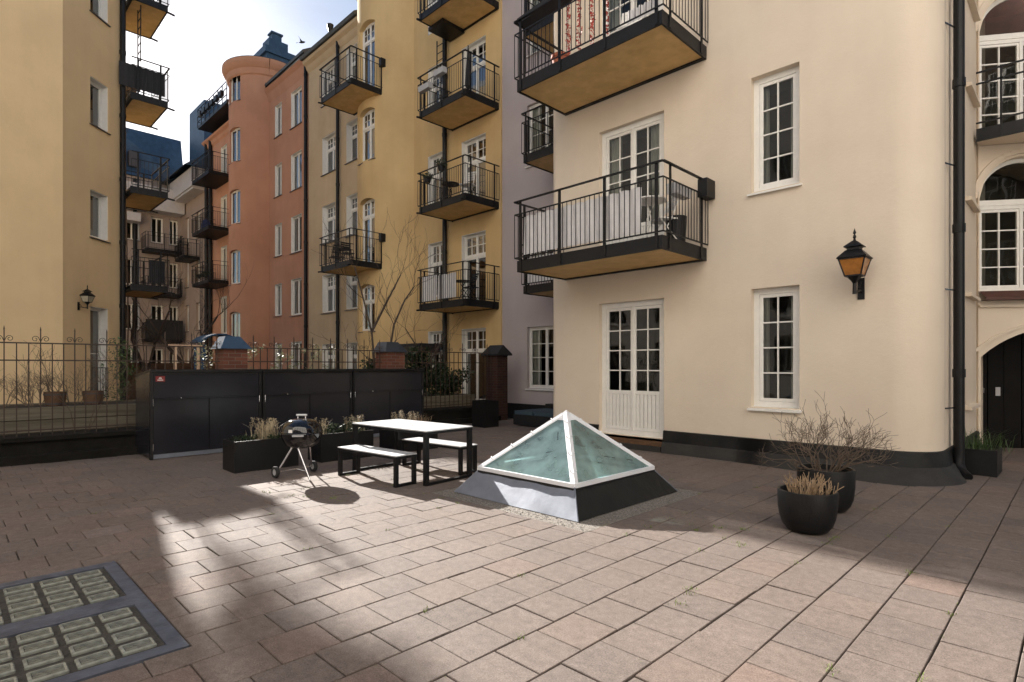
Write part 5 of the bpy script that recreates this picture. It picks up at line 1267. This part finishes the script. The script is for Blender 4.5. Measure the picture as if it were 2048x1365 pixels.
def rail_box(label, c, l_, rz, m='greyplastic', plant=None):
    t = thing('rail_planter', label, 'planter', c, rz, 'planters hung on balcony railings'); b = MB(); b.add([(-l_ / 2, -.08, 0), (l_ / 2, -.08, 0), (l_ / 2, .08, 0), (-l_ / 2, .08, 0), (-l_ / 2 - .02, -.1, .17), (l_ / 2 + .02, -.1, .17), (l_ / 2 + .02, .1, .17), (-l_ / 2 - .02, .1, .17)], [(3, 2, 1, 0), (0, 1, 5, 4), (1, 2, 6, 5), (2, 3, 7, 6), (3, 0, 4, 7)]); b.build('trough', m, t)
    MB().box(-l_ / 2 + .01, -.07, .10, l_ / 2 - .01, .07, .15).build('soil', 'soil', t)
rail_box('grey trough hanging on the side railing of the lower cream balcony', (-4.78, 8.75, 4.45), .5, R(90))
bn = thing('waste_bin', 'dark round bin under the hanging trough of the cream balcony', 'bin', (-4.92, 8.9, 3.65)); MB().lathe([(0, 0), (.15, 0), (.18, .5), (.165, .5), (.14, .05)], 20).build('body', 'slabdark', bn)
rail_box('left grey trough on the second ochre balcony from the top', (-15.4, 11.34, 10.75), .55, 0); rail_box('right grey trough on the second ochre balcony from the top', (-14.6, 11.34, 10.98), .45, 0)
def hang_pot(label, c, r, rnd):
    t = thing('hanging_plant', label, 'plant', c, 0, 'bushy plants on an ochre balcony railing'); MB().lathe([(0, -.16), (.09, -.16), (.13, 0), (.11, 0)], 16).build('pot', 'slabdark', t); l2 = MB(); leaf_clump(l2, (0, 0, .08), r, 170, .06, rnd, .7); l2.build('leaves', 'leafd', t)
hang_pot('left bushy dark plant on the third ochre balcony from the top', (-15.5, 11.5, 7.9), .2, r4); hang_pot('right bushy dark plant on the third ochre balcony from the top', (-14.75, 11.5, 8.12), .22, r4)
table('dark bistro table on the third ochre balcony from the top', (-14.9, 12.0, 6.96), 'black'); chair('white folding chair on the third ochre balcony from the top', (-13.9, 11.9, 6.96), R(200), 'white')
chair('dark folding chair on the lowest right ochre balcony', (-13.9, 12.0, 3.68), R(170), 'black'); table('dark table on the lowest right ochre balcony', (-14.4, 12.1, 3.68), 'black')
table('dark table on the lower left ochre balcony', (-20.9, 11.3, 5.56), 'black', .34); chair('left dark chair on the lower left ochre balcony', (-21.35, 11.25, 5.56), R(90), 'black'); chair('right dark chair on the lower left ochre balcony', (-20.3, 11.2, 5.56), R(-90), 'black')
um = thing('closed_parasol', 'closed black parasol on the second ochre balcony from the top', 'parasol', (-14.35, 12.3, 10.2)); MB().tube([(0, 0, 0), (0, 0, 2.0)], .018, 8).build('pole', 'black', um); MB().lathe([(.03, .55), (.10, .65), (.085, 1.2), (.03, 1.9), (0, 1.95)], 10).build('canopy', 'canopy', um)
# upper cream balcony
r5 = random.Random(12)
def garland(label, x, y, z0, z1):
    mb = MB(); z = z0; t = thing('flower_garland', label, 'garland', (x, y, z0), 0, 'red flower garlands on the upper cream balcony')
    MB().tube([(0, 0, 0), (.01, 0, z1 - z0)], .004, 4).build('string', 'twig', t)
    for k in range(44): leaf_clump(mb, (r5.gauss(0, .02), r5.gauss(0, .015), (z1 - z0) * k / 44), .035, 4, .05, r5)
    mb.build('petals', 'flower', t)
for i, x in enumerate((-6.85, -6.6, -6.3, -5.95)): garland(['leftmost garland of red flowers on the upper cream balcony', 'second garland of red flowers from the left, upper cream balcony', 'third garland of red flowers from the left, upper cream balcony', 'rightmost garland of red flowers on the upper cream balcony'][i], x, 8.35, 7.35, 8.6)
chair('white chair on the upper cream balcony behind the railing', (-5.75, 8.75, 7.19), R(200), 'white'); pt = thing('flower_pot', 'terracotta pot at the left end of the upper cream balcony', 'flower pot', (-7.0, 8.3, 7.19)); MB().lathe([(0, 0), (.11, 0), (.16, .24), (.18, .24), (.18, .29), (.15, .29), (.14, .2), (0, .2)], 20).build('bowl', 'terracotta', pt)
screen('white lace strip along the foot of the upper cream balcony railing', -5.35, -4.75, 8.05, 7.27, 7.48, 6)
aw = MB(); aw.bar((-7.9, 8.2, 8.42), (-6.2, 8.05, 8.42), .3, .12); tag(aw.build('rolled_awning', 'canopy'), 'rolled dark awning on the rail of the upper cream balcony', 'awning')
# far orange balconies
def flowerbox(label, x, y, z):
    mb = MB(); 
    for i in range(12): leaf_clump(mb, (x + .2 * i - 1.1, y, z), .2, 24, .12, r5, .7)
    tag(mb.build('balcony_plants', 'leafd'), label, 'plants')
flowerbox('dark greenery filling the lowest balcony of the orange house', -39.5, 11.7, 7.4)
bt = MB(); bt.lathe([(0, 0), (.25, 0), (.3, .35), (.15, .7), (0, .75)], 12, (-39.8, 12.0, 10.3)); tag(bt.build('draped_seat', 'bluecl'), 'blue draped seat on the middle balcony of the orange house', 'seat')
ds = MB().box(-47.62, 10.35, 3.6, -47.54, 12.75, 5.0); tag(ds.build('privacy_screen', 'canopy'), 'black screen round the lowest balcony of the far end house', 'screen')
# bird
bd = MB(); c = V((-29, 13.5, 18.2)); c = V((-28.6, 13.2, 18.4))
f = V((.7, .7, .1)).normalized(); s = V((-.5, .5, .7)).normalized()
bd.tube([c - f * .16, c - f * .05, c + f * .08, c + f * .17], [.01, .05, .05, .015], 6); bd.add([c + f * .06, c - f * .08, c + s * .22 - f * .05, c + s * .42 - f * .12], [(0, 1, 2, 3)]); s2 = V((.6, -.6, .45)).normalized(); bd.add([c + f * .06, c - f * .08, c + s2 * .22 - f * .05, c + s2 * .42 - f * .12], [(0, 1, 2, 3)])
bd.add([c - f * .14, c - f * .3 + s * .06, c - f * .3 - s * .06], [(0, 1, 2)]); tag(bd.build('bird', 'bird'), 'dark bird flying beside the roof of the orange house', 'bird')
